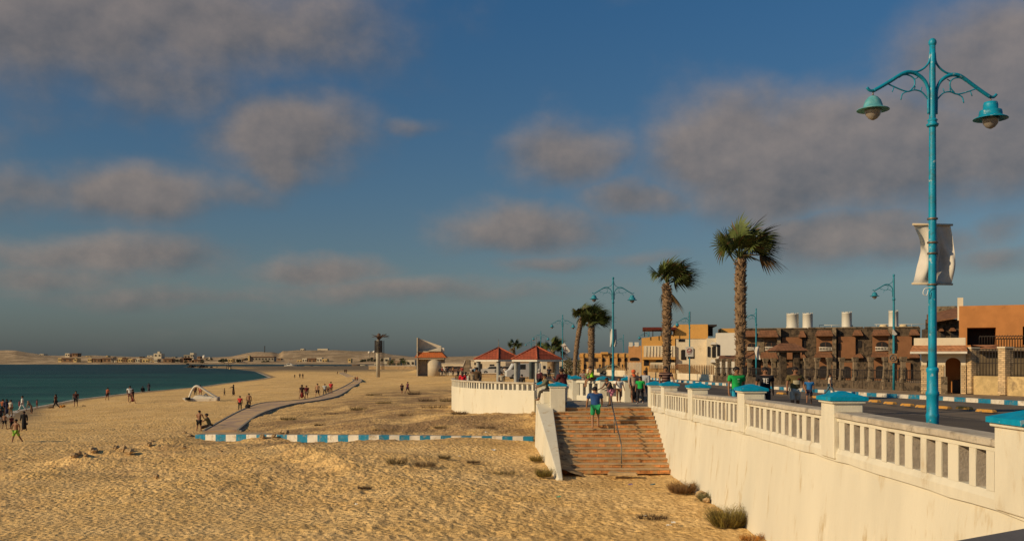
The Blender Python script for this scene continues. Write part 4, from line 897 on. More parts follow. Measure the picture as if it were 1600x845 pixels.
villa('brown stone villa rising behind the lamp with the square sign',88)
villa('dark stone villa end glimpsed right of the nearest lamp pole behind the porch',176,D=112)
turn(110,1158)
D=110; t=thing('villa','brown stone villa with two white water tanks behind the tiled gate porch','house',(W(1210,D),D,-2.2),0,'brown stone villas across the road')
MB().pbox(1158,1262,514,607,D,9).build('stone_body',stone,t); MB().pbox(1162,1216,518,556,D-.4,.39).build('stucco_bay',mat('dull_stucco',(.20,.115,.06),.9,.15),t); MB().pbox(1223,1254,527,561,D-.3,.29).build('stucco_wall',stucco,t)
MB().pbox(1217,1222.6,513,607,D-.8,.79).build('stone_pilaster',stonep,t); MB().pbox(1183,1196,518,560,D-.5,.08).build('stone_pilaster',stonep,t)
window(t,1170,1182,536,547,D-.45); window(t,1198,1215.5,534,547,D-.45); window(t,1254.5,1259,531,543,D-.05,False)
awning(t,1161,1184,516.5,525,D-.4); awning(t,1185,1217,516,525.5,D-.4); awning(t,1161,1184,550.5,559.5,D-.4); awning(t,1188,1217,549,559.5,D-.4); awning(t,1247,1259,517.5,526,D,.6); awning(t,1247,1259,552,558,D,.6); awning(t,1128,1160,555,563,D-2,2.2)
MB().pbox(1158,1262,512.6,514,D-.1,.5).build('parapet_coping',stonep,t)
for px0,px1 in ((1163,1178),(1190,1208),(1226,1250)): MB().pbox(px0,px1,566,606,D-.3,.29).build('stucco_ground_floor',stucco,t); window(t,px0+3,px1-3,573,592,D-.35,False)
turn(108,1262)
tankm=mat('tank_plastic',(.58,.54,.45),.6,.06,1,.1,10,stain=(.42,.38,.30),samt=.3,stretch=(1,1,.2))
def tank(lab,px,w_,py0,py1,d):
    p=P(px,py1,d); r=w_/2/F*d; h=(py1-py0)/F*d; t=thing('water_tank',lab,'water tank',p,0,'white tanks on the villa roofs')
    MB().lathe([(r*1.02,-.25),(r*1.02,.0),(r,.02),(r,h*.92),(r*1.03,h*.93),(r*.97,h*.97),(r*.9,h)],p,20).build('tank_body',tankm,t)
    mb=MB(); mb.lathe([(r*.3,h-.02),(r*.3,h+.06),(r*.22,h+.08)],p,10); mb.build('lid',tankm,t)
    if h>1.2:
        mb=MB()
        for k in range(14): a=k/14*6.283; mb.tube([(p.x+r*.95*math.cos(a),p.y+r*.95*math.sin(a),p.z+h-.02),(p.x+r*.95*math.cos(a),p.y+r*.95*math.sin(a),p.z+h+.10)],.03,4)
        mb.build('rim_knobs',tankm,t)
tank('white cylinder tank, left of the two standing close together',1218,19,490,513,113); tank('white cylinder tank, right of the two standing close together',1241.5,16,490,513,113)
tank('lone white cylinder tank on the villa left of the sign lamp',1310.5,16,489,512,111); tank('white cylinder tank just left of the sign lamp top',1383.5,15.5,488,511,111)
def dome(lab,px,w_,h_,py,d):
    p=P(px,py,d); r=w_/2/F*d; t=MB().lathe([(r,-.2),(r,h_/F*d*.5),(r*.8,h_/F*d*.85),(r*.3,h_/F*d)],p,16).build('roof_dome',mat('dome_cream',(.60,.47,.27),.8,.1)); tag(t,lab,'roof dome')
dome('yellowish dome peeping over the roof behind the lamp beside the tall palm',1172,14,9,517,125); dome('low cream dome on the roof left of the lone tank',1279,15,6,513,120); dome('low cream dome on the roof right of the lone tank',1334,13,5,513,120); dome('low cream dome left of the tank by the sign lamp',1365,13,5,513,120)
# pipes along the roofs
mb=MB(); mb.tube([P(1256,508,114),P(1300,508.5,114)],.03,5); mb.tube([P(1342,508,114),P(1446,508,114)],.03,5)
for px in (1256,1275,1296,1345,1372,1400,1422,1446): mb.tube([P(px,508,114),P(px,514,114)],.03,5)
tag(mb.build('roof_railing',tankm),'thin pale railing along the flat villa roofs','railing')
# ------------------------------------------------------------------ porch with arches and column fence at the right
turn(60.5,1428)
D=60.5; t=thing('arched_porch','cream arched entrance porch with a tiled edge, left of the brick column fence','porch',(W(1467,D),D,-2.0))
x=lambda p:W(p,D); zz=lambda q:(HY-q)/F*D
MB().box(x(1428),x(1509),D,D+3,zz(540),zz(528)).build('parapet',creamb,t,bevel=.02)
mb=MB(); mb.add([(x(1422),D-.9,zz(549)),(x(1511),D-.9,zz(549)),(x(1509),D-.01,zz(539.5)),(x(1426),D-.01,zz(539.5))],[(0,1,2,3)]); mb.build('tile_edge',rooftile if False else mat('dusty_tile',(.45,.19,.08),.85,.25,3,.4,12,kind='tile',kp=(6,4)),t)
MB().box(x(1422),x(1510),D-.92,D+3,zz(552.5),zz(549.2)).build('eave_slab',whitep,t)
# front wall with two arched openings
def archwall(mb,xa,xb,za,zb_,ops,y0,y1):
    cur=xa
    for (a_,b_,top) in ops:
        mb.box(cur,a_,y0,y1,za,zb_); r=(b_-a_)/2; c=(a_+b_)/2; h=r*.75; n_=8
        arc=[(c-r*math.cos(q),top-h+h*math.sin(q)) for q in np.linspace(0,math.pi,n_+1)]
        for (p0,p1) in zip(arc,arc[1:]): mb.yprism([p0,p1,(p1[0],zb_),(p0[0],zb_)],y0,y1)
        cur=b_
    mb.box(cur,xb,y0,y1,za,zb_); return mb
archwall(MB(),x(1439.5),x(1509),-2.1,zz(552.7),[(x(1448),x(1465),zz(560)),(x(1477),x(1501.5),zz(558.5))],D,D+.35).build('front_wall',creamb,t)
for a_,b_ in ((1439.2,1447.8),(1466,1474.5),(1501.8,1509.2)): MB().box(x(a_),x(b_),D-.06,D-.003,-2.1,zz(570)).build('brick_facing',brickp,t)
MB().box(x(1440),x(1512),D+2.6,D+2.9,-2.1,zz(552.7)).build('inner_wall',orange,t); MB().box(x(1490),x(1509),D+1.3,D+2.58,-2.1,zz(594)).build('dark_counter',darkw,t); MB().box(x(1506),x(1510),D+.36,D+2.59,-2.1,zz(552.8)).build('side_wall',orange,t)
MB().box(x(1448),x(1465),D+1.6,D+1.7,-2.1,zz(560)).build('gate',darkw,t)
MB().box(x(1470),x(1480),D-.3,D+.2,-2.15,zz(588)).build('planter',stonep,t)
hiproof(MB(),W(1496,63),W(1532,63),62.2,65.5,zz(545)+.02,zz(538)).build('hip_roof',mat('dusty_tile',(.45,.19,.08)),t)
turn()
# column fence
t=thing('column_fence','yellow stone fence with cream brick columns and iron grilles at the right edge','fence',(29,58,-2))
a=Vector((28.25,59.3,0)); b=Vector((35.,38,0)); u=(b-a).normalized(); n=Vector((-u.y,u.x,0))
if n.x<0: n=-n
for k in range(6):
    p=a+u*(k*2.62); q=a+u*((k+1)*2.62); 
    c=p; s=.24; mb=MB(); mb.obox((c.x+n.x*.2,c.y+n.y*.2,-.68),u*.27,n*.30,(0,0,1.38)); cl=mb.build('column',brickp,t); mb=MB(); mb.obox((c.x+n.x*.2,c.y+n.y*.2,.74),u*.31,n*.34,(0,0,.04)); mb.build('column_cap',creamb,cl)
    m_=(p+q)/2; mb=MB(); mb.obox((m_.x+n.x*.25,m_.y+n.y*.25,-1.55),u*(1.31-.272),n*.18,(0,0,.57)); mb.build('stone_panel',stonew,t)
    mb=MB()
    for j in range(9):
        w_=p+u*(.35+j*(1.95/8)); w_=w_+n*.25; mb.tube([(w_.x,w_.y,-.97),(w_.x,w_.y,.66)],.022,5)
    for zc in (-.9,-.2,.5): a1=p+u*.28+n*.25; a2=q-u*.28+n*.25; mb.tube([(a1.x,a1.y,zc),(a2.x,a2.y,zc)],.022,5)
    mb.build('grille',iron,t)
turn(70,1498.5)
D=70; t=thing('orange_house','large plain orange house with dark square openings at the right edge','house',(W(1560,D),D,-2))
x=lambda p:W(p,D); zz=lambda q:(HY-q)/F*D
mb=MB(); mb.box(x(1498.5),x(1511),D,D+10,zz(548),zz(478)); mb.box(x(1511),x(1556),D,D+10,zz(512),zz(478)); mb.box(x(1556),x(1598),D,D+10,zz(548),zz(478)); mb.box(x(1598),x(1700),D,D+10,zz(511),zz(478)); mb.box(x(1640),x(1700),D,D+10,zz(548),zz(511)-.003); mb.box(x(1511),x(1556),D,D+10,zz(548),zz(539)); mb.box(x(1598),x(1640),D,D+10,zz(548),zz(539)); mb.build('wall',orange,t); MB().box(x(1499),x(1700),D+.4,D+10,-2.2,zz(548)-.004).build('ground_floor_wall',mat('ground_floor_shade',(.13,.095,.055),.9,.25,.8,.3),t)  # dark brown paints in the shade over the ground floor behind the grilles
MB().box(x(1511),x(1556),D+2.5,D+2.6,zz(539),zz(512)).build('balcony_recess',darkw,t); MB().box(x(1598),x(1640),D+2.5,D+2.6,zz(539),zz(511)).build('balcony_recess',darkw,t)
mb=MB()
for k in range(26): xx_=x(1530)+k*(x(1640)-x(1530))/26; mb.tube([(xx_,D-.3,zz(545)),(xx_,D-.3,zz(526)),(xx_+.12,D-.3,zz(524.5))],.022,4)
mb.tube([(x(1530),D-.3,zz(526)),(x(1640),D-.3,zz(526))],.03,5); mb.tube([(x(1530),D-.3,zz(543)),(x(1640),D-.3,zz(543))],.03,5); mb.build('balcony_rail',iron,t)
MB().box(x(1526),x(1640),D-.5,D-.003,zz(548),zz(543.5)).build('balcony_slab',stonep,t)
MB().box(x(1496),x(1505),D+.4,D+1.,zz(500),zz(464.5)).build('chimney',creamb,t)
turn(86,1446)
D=86; t=thing('tiled_house','dark stone house with a sloping tiled roof behind the arched porch','house',(W(1480,D),D,-2)); x=lambda p:W(p,D); zz=lambda q:(HY-q)/F*D
MB().box(x(1446),x(1500),D,D+8,-2.2,zz(499)).build('stone_body',stone,t)
mb=MB(); mb.add([(x(1448),D-1.2,zz(504)),(x(1500),D-1.2,zz(496)),(x(1500),D+3,zz(478)),(x(1448),D+3,zz(489)),(x(1448),D-1.2,zz(506)),(x(1500),D-1.2,zz(498)),(x(1500),D+3,zz(500)),(x(1448),D+3,zz(500))],[(0,1,2,3),(4,5,1,0),(7,4,0,3),(5,6,2,1)]); mb.build('roof',browntile,t)
for a_,b_ in ((1470,1477),(1486,1496)): window(t,a_,b_,515,528,D-.05,False,False); awning(t,a_-3,b_-2,511,516,D-.06,.6)
MB().box(x(1462),x(1497),D+3.2,D+3.6,zz(490),zz(476)).build('parapet',stonep,t)
turn()
# ------------------------------------------------------------------ picket fence and pale buildings
def picket(lab,pxa,da,pxb,db,n,py,top,wallh,m1,m2,mm=1):
    a=Vector((W(pxa,da),da,0)); b=Vector((W(pxb,db),db,0)); t=thing('picket_fence',lab,'fence',((a.x+b.x)/2,(a.y+b.y)/2,-2.3)); u=(b-a); nn=Vector((-u.y,u.x,0)).normalized()
    z0=float(zr((da+db)/2)); mb=MB(); mb.hexa([v+Vector((0,0,z0-.3)) for v in (a,b,b+nn*.3,a+nn*.3)],[v+Vector((0,0,z0+wallh)) for v in (a,b,b+nn*.3,a+nn*.3)]); mb.build('low_wall',m2,t)
    s=.055*da/100
    for k in range(n):
        p=a.lerp(b,(k+.5)/n)+nn*.15; mb=MB(); mb.prism([(p.x-s,p.y-s),(p.x+s,p.y-s),(p.x+s,p.y+s),(p.x-s,p.y+s)],z0+wallh,z0+top-.15); 
        mb.add([(p.x-s,p.y-s,z0+top-.15),(p.x+s,p.y-s,z0+top-.15),(p.x+s,p.y+s,z0+top-.15),(p.x-s,p.y+s,z0+top-.15),(p.x,p.y,z0+top+.08)],[(0,1,4),(1,2,4),(2,3,4),(3,0,4)]); mb.build('picket',m1,t)
pk=mat('picket_tan',(.34,.20,.09),.9,.15,3); pw=mat('picket_white',(.6,.52,.38),.9,.1,3)
picket('tan wall topped with brown pickets before the white building',1118,101,1062,112,22,0,1.75,.75,pk,creamb)
picket('brown picket fence behind the man in the striped shirt',1058,113,1016,128,17,0,1.75,.75,pk,tanb)
picket('tall pale picket fence behind the woman in the orange scarf',1004,131,982,140,10,0,2.0,.3,pw,tanb)
picket('low pale wall with short posts beneath the long tan building',979,142,904,172,26,0,1.3,.8,pk,creamb)
turn(128,1104)
D=128; x=lambda p:W(p,D); zz=lambda q:(HY-q)/F*D
t=thing('white_building','plain white walled house immediately left of the tallest palm','house',(x(1130),D,-2.2))
MB().box(x(1119),x(1156),D,D+9,-2.4,zz(520)).build('wall',mat('house_white',(.72,.66,.55),.85,.05,.5,.1),t)  # one even white over the whole wall
mb=MB(); mb.box(x(1104),x(1118.9),D+.3,D+6,-2.4,zz(528)); mb.build('side_wing',creamb,t)
for a_,b_,c_,e_ in ((1105,1108.5,541,557),(1112,1118,541,558),(1120.5,1125,538,556)): window(t,a_,b_,c_,e_,D+.2 if a_<1119 else D-.03,False)
awning(t,1109,1119,534,537,D+.2,.6,whitep); awning(t,1109,1119,561,565,D+.2,.6,whitep)
turn(134,1002.5)
D=134; x=lambda p:W(p,D); zz=lambda q:(HY-q)/F*D
t=thing('ochre_building','ochre and white two storey building with a dark red pergola roof behind the second palm','building',(x(1055),D,-2.3))
MB().box(x(1055),x(1106),D,D+10,zz(529),zz(507)).build('upper_block',ochre,t); MB().box(x(1056),x(1106),D+.1,D+10,-2.4,zz(529)-.003).build('wall',creamb,t)
mb=MB(); mb.hexa([(x(1002.5),D,-2.4),(x(1054.9),D,-2.4),(x(1054.9),D+9,-2.4),(x(1002.5),D+9,-2.4)],[(x(1002.5),D,zz(528)),(x(1054.9),D,zz(522)),(x(1054.9),D+9,zz(522)),(x(1002.5),D+9,zz(528))]); mb.build('wall',ochre,t)
MB().box(x(1005.8),x(1054.8),D-.25,D-.003,zz(557.5),zz(540)).build('white_band',creamb,t); MB().box(x(1016),x(1054.8),D-.2,D-.003,zz(575),zz(566)).build('white_band',creamb,t)
MB().box(x(1003),x(1054.8),D-.6,D-.004,zz(561.5),zz(557.7)).build('balcony_slab',ochre,t)
for a_,b_ in ((1006,1014),(1024,1038),(1046,1054)): window(t,a_,b_,561.5,571,D-.03,False)
mb=MB()
for k in range(9): xx_=x(1010+k*5); mb.tube([(xx_,D-.3,zz(557)),(xx_,D-.3,zz(541))],.05,4)
mb.build('screen_bars',creamb,t)
MB().box(x(1004),x(1056),D-1,D+7,zz(515.5),zz(511.5)).build('pergola_roof',mat('dark_red_sheet',(.12,.02,.012),.7,.2),t)
for px in (1007,1020,1033,1052): MB().tube([(x(px),D-.6,zz(526)),(x(px),D-.6,zz(515))],.06,5).build('pergola_post',iron,t)
window(t,1074.5,1085,543,560,D+.07,False); window(t,1060,1070,530,534,D+.07,False,False); window(t,1064,1072,546,562,D+.07,False); awning(t,1054,1078,568.5,574,D,1.2)
MB().box(x(1105),x(1121),D+1,D+8,zz(509.5),zz(507)).build('pergola_roof',iron,t); MB().box(x(1106.2),x(1118),D+5,D+5.3,zz(524),zz(509.7)).build('side_wall',mat('dark_brown_wood',(.06,.04,.03)),t)  # side wall is one even dark brown
t=thing('roof_turret','ochre stair turret with a small tank behind the palm trunk','building',(x(1142),D+6,0)); MB().box(x(1130),x(1156),D+4,D+9,zz(535),zz(512)).build('wall',ochre,t); p=P(1146,512,D+5); MB().lathe([(.3,0),(.3,.7),(.15,.8)],p,12).build('tank',tankm,t)
turn(150,982)
D=150; x=lambda p:W(p,D); zz=lambda q:(HY-q)/F*D
t=thing('orange_tower','square orange tower with white crenels beside the ochre building','tower',(x(992),D,-2.3)); MB().box(x(982),x(1002),D,D+5,-2.5,zz(540)).build('wall',mat('tower_orange',(.55,.27,.10),.9,.1),t)
for a_,b_ in ((982.5,988.5),(991.5,998)): MB().box(x(a_),x(b_),D-.05,D+1.2,zz(541.5),zz(534.5)).build('crenel',whitep,t)
window(t,984,999,558,563.5,D-.04,False)
turn(165,906)
D=165; x=lambda p:W(p,D); zz=lambda q:(HY-q)/F*D
t=thing('tan_building','long two storey tan building with arched dark windows behind the landing lamp','building',(x(943),D,-2.4)); MB().box(x(906),x(982),D,D+10,-2.6,zz(551.5)).build('wall',mat('long_tan',(.58,.34,.13),.9,.12),t); MB().box(x(905),x(982),D-.12,D-.003,zz(558),zz(553.5)).build('parapet_band',ochre,t)
for a_ in (914,929,940.5,953,965,975): window(t,a_,a_+5,559.5,564.5,D-.05,False,a_==940.5)
for a_ in (912,921,936,950,962,972): window(t,a_,a_+4,569,576,D-.05,False,False)
for a_ in (910,925,939,950.5,963,974): MB().box(x(a_),x(a_+1.4),D-.30,D-.125,-2.6,zz(551)).build('pilaster',ochre,t)
MB().box(x(939),x(950),D-.6,D+2,zz(553),zz(549.8)).build('raised_parapet',ochre,t)
turn()
# ------------------------------------------------------------------ behind the gazebos
def block(name,lab,cat,px0,px1,py0,py1,d,dep,m,wins=(),extra=None):
    t=thing(name,lab,cat,(W((px0+px1)/2,d),d,(HY-py1)/F*d)); MB().pbox(px0,px1,py0,py1,d,dep).build('wall',m,t)
    for (a,b,c,e) in wins: window(t,a,b,c,e,d-.04,False,False)
    MB().pbox(px0-.4,px1+.4,py0-.7,py0,d-.2,dep+.4).build('roof_slab',whitep if m is not tanb else tanb,t)
    return t
block('market_building','bright cream building with a flat roof behind the left gazebo','building',733,790,562.5,586,210,10,creamb,[(751,753,568,582),(741,743,566,570),(765,772,569,574),(778,785,572,584)])
block('market_building','low cream shop seen between the right gazebo columns','building',806,872,565,588,190,9,tanb,[(812,820,572,580),(850,854,571,578),(860,866,570,584),(832,838,572,582)])
block('small_house','small cream house with one window right of the middle gazebo column','house',846,855,563,584,165,6,creamb,[(848.5,852,571,576)])
block('market_building','pale shop behind the right column of the right gazebo','building',872,886,563,590,180,8,creamb,[(875,879,572,582)])
t=thing('stone_pylon','grey tapering stone pylon beside the cream market building','monument',(W(727,190),190,-2.5)); D=190
mb=MB(); x=lambda p:W(p,D); zz=lambda q:(HY-q)/F*D; mb.yprism([(x(718.5),zz(586)),(x(735),zz(586)),(x(734),zz(562)),(x(727.5),zz(562))],D,D+4); mb.build('pylon_body',mat('pylon_stone',(.25,.20,.14),.9,.2,2,kind='brick',kp=(.8,.5,.6)),t); mb=MB(); mb.yprism([(x(717.6),zz(586)),(x(718.4),zz(586)),(x(727.4),zz(562)),(x(726.6),zz(562))],D-.1,D+4.1); mb.build('edge_band',whitep,t)
def wall_(lab,px0,px1,py0,py1,d,m,n=3):
    t=thing('boundary_wall',lab,'wall',(W((px0+px1)/2,d),d,(HY-py1)/F*d)); k=(px1-px0)/n
    MB().pbox(px0,px1,py0,py1,d,.4).build('wall_face',m,t); MB().pbox(px0-.2,px1+.2,py0-.8,py0,d-.1,.6).build('coping',whitep,t)
wall_('long pale boundary wall right of the tiled monument',690,732,568,579,235,creamb); wall_('low white wall stretching between monument and plaza',688,735,582.4,585.5,170,creamb); wall_('low pale wall behind the gazebo columns',736,905,583.5,590,140,tanb)
wall_('long low wall left of the tiled monument',576,650,571.5,577,400,tanb); wall_('pale wall across the road left of the picket fence',882,906,575,584,160,creamb)
# post and van seen through the right gazebo
t=thing('round_post','thick blue grey round post behind the right gazebo','post',P(830.5,592,95)); p=P(830.5,592,95); MB().lathe([(.24,0),(.24,1.9),(.28,1.92),(.28,2.05)],p,12).build('post_body',mat('blue_grey',(.12,.15,.16),.8),t)
glass=mat('car_glass',(.02,.022,.025),.12,.1,3,spec=.6); tyre=mat('tyre_rubber',(.02,.02,.02),.9); rim=mat('wheel_rim',(.35,.35,.35),.4,metal=.6); lampm=mat('head_lamp',(.5,.48,.4),.2)
def car(lab,px,py,z,colr,rz,kind='car'):
    p=solve(px,py,zfix=z); s=1.0; t=thing('parked_car' if kind=='car' else 'parked_van',lab,'car' if kind=='car' else 'van',p,R(rz))
    m=mat('car_paint_%d'%int(colr[0]*1000+colr[2]*77),colr,.35,.05,2,spec=.5)
    L=2.15; 
    if kind=='car': prof=[(-L,.35),(-L,.75),(-L+.15,.9),(-1.1,.98),(-.6,1.42),(.75,1.45),(1.45,1.0),(L-.1,.9),(L,.7),(L,.35)]
    else: prof=[(-L,.35),(-L,1.0),(-1.75,1.2),(-1.3,1.95),(L-.05,2.0),(L,1.9),(L,.35)]
    v=[(a,sy,b) for sy in (-.85,.85) for a,b in prof]; n_=len(prof)
    mb=MB(); mb.add(v,[(i,(i+1)%n_,n_+(i+1)%n_,n_+i)[::-1] for i in range(n_)]+[tuple(range(n_))[::-1],tuple(range(n_,2*n_))][::-1]); b=mb.build('body',m,t,local=True,bevel=.05)
    gl=[(-1.0,1.0),(-.6,1.36),(.7,1.39),(1.3,1.02)] if kind=='car' else [(-1.6,1.25),(-1.28,1.85),(.2,1.88),(.2,1.25)]
    for sy in (-.86,.86):
        mb=MB(); mb.add([(a,sy,b_) for a,b_ in gl]+[(a,sy*.985,b_) for a,b_ in gl],[(0,1,2,3),(7,6,5,4),(0,4,5,1),(1,5,6,2),(2,6,7,3),(3,7,4,0)]); mb.build('window',glass,b,local=True)
    for a in (-1.3,1.3):
        for sy in (-.8,.8): w_=MB().tube([(a,sy-.1,.33),(a,sy+.1,.33)],.33,14).build('wheel',tyre,t,local=True); MB().tube([(a,sy-.115,.33),(a,sy+.115,.33)],.19,10).build('rim',rim,w_,local=True)
    for sy in (-.6,.6): MB().ell((-L,sy,.72),(.05,.14,.09),8,6).build('headlight',lampm,t,local=True)
car('pale yellow parked car beside the long tan building',955,584.5,-2.3,(.5,.42,.22),5); car('dark parked car right of the tiled monument',702,583,-2.75,(.03,.03,.035),3); car('brown parked car left of the stone pylon',713,583.5,-2.75,(.12,.07,.05),-4)
car('white parked van behind the right gazebo',817,592,-2.45,(.5,.5,.48),10,'van'); car('grey parked car before the low cream shop',792,584.5,-2.6,(.16,.16,.16),0); car('white parked car left of the thick post',770,584.5,-2.6,(.5,.48,.44),2)
# ------------------------------------------------------------------ monument tower and tiled monument
p=solve(590,589); D=p.y; zb=p.z; x=lambda q:W(q,D); zz=lambda q:(HY-q)/F*D
t=thing('lattice_tower','slim round beach tower with a dark lattice cage and spiky top','tower',p)
MB().lathe([(x(593.6)-x(590.5),0),(x(593.5)-x(590.5),zz(549)-zb),(x(593)-x(590.5),zz(531)-zb)],(x(590.7),D,zb),14).build('pillar',mat('pillar_paint',(.42,.38,.30),.8,.1,1),t)
mb=MB(); c=x(591); r=x(596.4)-x(591)
for k in range(16): a=k/16*6.283; mb.tube([(c+r*math.cos(a),D+r*math.sin(a),zz(550)),(c+r*math.cos(a),D+r*math.sin(a),zz(532))],.06,4)
for k in range(12): z_=zz(550-k*1.63); mb.tube([(c+r*math.cos(a),D+r*math.sin(a),z_) for a in np.linspace(0,6.283,17)],.06,4)
mb.build('cage',iron,t)
mb=MB(); 
for k in range(7):
    for j in (597,600): pass
for j in (596.8,600): mb.tube([(x(j),D,zz(577)),(x(j),D,zz(532))],.05,4)
for k in range(28): mb.tube([(x(596.8),D,zz(576-k*1.6)),(x(600),D,zz(576-k*1.6))],.04,4)
mb.build('ladder',iron,t)
mb=MB(); rr=random.Random(5)
for k in range(34):
    a=rr.uniform(0,6.283); rr_=rr.uniform(.8,2.6); zt_=zz(525)+rr.uniform(-.4,.6); b0=Vector((x(592),D,zz(531))); m0=b0+Vector((rr_*.4*math.cos(a),rr_*.4*math.sin(a),.9)); e=Vector((x(592)+rr_*math.cos(a),D+rr_*math.sin(a),zt_)); mb.tube([b0,m0,e],[.09,.07,.04],4)
mb.ell((x(592),D,zz(526)),(.5,.5,.9),8,6); mb.build('spiky_top',mat('rusty_top',(.10,.06,.04),.8,.3),t)
p=solve(668,587.5); D=p.y; x=lambda q:W(q,D); zz=lambda q:(HY-q)/F*D
t=thing('beach_monument','modern concrete monument with a red tile band, round core and slanted sail','monument',p); cm=mat('monument_concrete',(.48,.41,.30),.85,.08,1.2,.2,8); dc=mat('monument_side',(.27,.23,.18),.85,.1,1.2,.2,8)
zg=p.z-.5
MB().box(x(651.2),x(652.8),D-.3,D+5,zg,zz(527.5)).build('fin',cm,t); MB().box(x(652.9),x(667.5),D+1.6,D+4.5,zg,zz(560)).build('wall_panel',dc,t)
MB().lathe([((x(690)-x(667))/2,zg-zz(560)),((x(690)-x(667))/2,0)],(x(678),D+1.75,zz(560)),26).build('round_core',cm,t); MB().box(x(688.5),x(693.5),D+1.4,D+4,zg,zz(560)).build('side_pier',dc,t)
MB().box(x(651.5),x(694),D-.12,D+5.5,zz(561),zz(558.5)).build('eave_slab',cm,t)
mb=MB(); mb.add([(x(647.6),D-.4,zz(558.3)),(x(697.5),D-.4,zz(558.3)),(x(697.5),D+6.3,zz(558.3)),(x(647.6),D+6.3,zz(558.3)),(x(653),D+.3,zz(550)),(x(690),D+.3,zz(550)),(x(690),D+5,zz(550)),(x(653),D+5,zz(550))],[(0,1,5,4),(1,2,6,5),(2,3,7,6),(3,0,4,7),(3,2,1,0)]); mb.build('tile_band',mat('monument_tile',(.48,.13,.035),.8,.15,2,kind='tile',kp=(3,2)),t)
MB().box(x(653.2),x(689.5),D+.35,D+4.8,zz(550.2),zz(548.4)).build('upper_slab',cm,t)
mb=MB(); mb.yprism([(x(652.9),zz(549)),(x(667.5),zz(548.5)),(x(688.8),zz(541)),(x(687.5),zz(540)),(x(652.9),zz(528.2))],D+2.2,D+2.9); mb.build('sail',mat('sail_concrete',(.62,.52,.38),.85,.1,1,.2,8),t)
mb=MB(); mb.hexa([(x(667),D-.1,zz(548.4)),(x(689),D-.1,zz(548.4)),(x(689),D+2.1,zz(548.4)),(x(667),D+2.1,zz(548.4))],[(x(672),D+.6,zz(547.4)),(x(689),D+1.0,zz(541.5)),(x(689),D+2.1,zz(541.2)),(x(671),D+2.1,zz(546.5))]); mb.build('sail_foot',cm,t)
MB().box(x(689.3),x(693.6),D+.8,D+2.6,zz(550),zz(543)).build('roof_box',whitep,t)
# ------------------------------------------------------------------ across the bay
farw=mat('far_window',(.05,.04,.03),.7)
def far_house(lab,px0,px1,py0,py1,d,m,name='far_house',roof=None,cat='house',tower=None,n=2,group=None):
    t=thing(name,lab,cat,(W((px0+px1)/2,d),d,(HY-py1)/F*d),0,group); MB().pbox(px0,px1,py0,py1+2.2,d,12).build('wall',m,t)
    w=(px1-px0)
    for k in range(n):
        a=px0+w*(k+.3)/n; MB().pbox(a,a+w*.38/n,py0+(py1-py0)*.32,py0+(py1-py0)*.7,d-.3,.29).build('window',farw,t)
    if roof: MB().pbox(px0-.4,px1+.4,py0-.9,py0-.05,d-.8,13).build('roof',roof,t)
    if tower: MB().pbox(*tower,d+1,6).build('tower',m,t)
    return t
fy=mat('far_yellow',(.60,.42,.18),.9,.1,.1); fc=mat('far_cream',(.62,.52,.36),.9,.1,.1); fb=mat('far_brown',(.26,.15,.08),.9,.2,.1); fg_=mat('far_grey',(.30,.25,.18),.9,.15,.1); fr=mat('far_roof',(.20,.10,.06),.9,.1,.1)
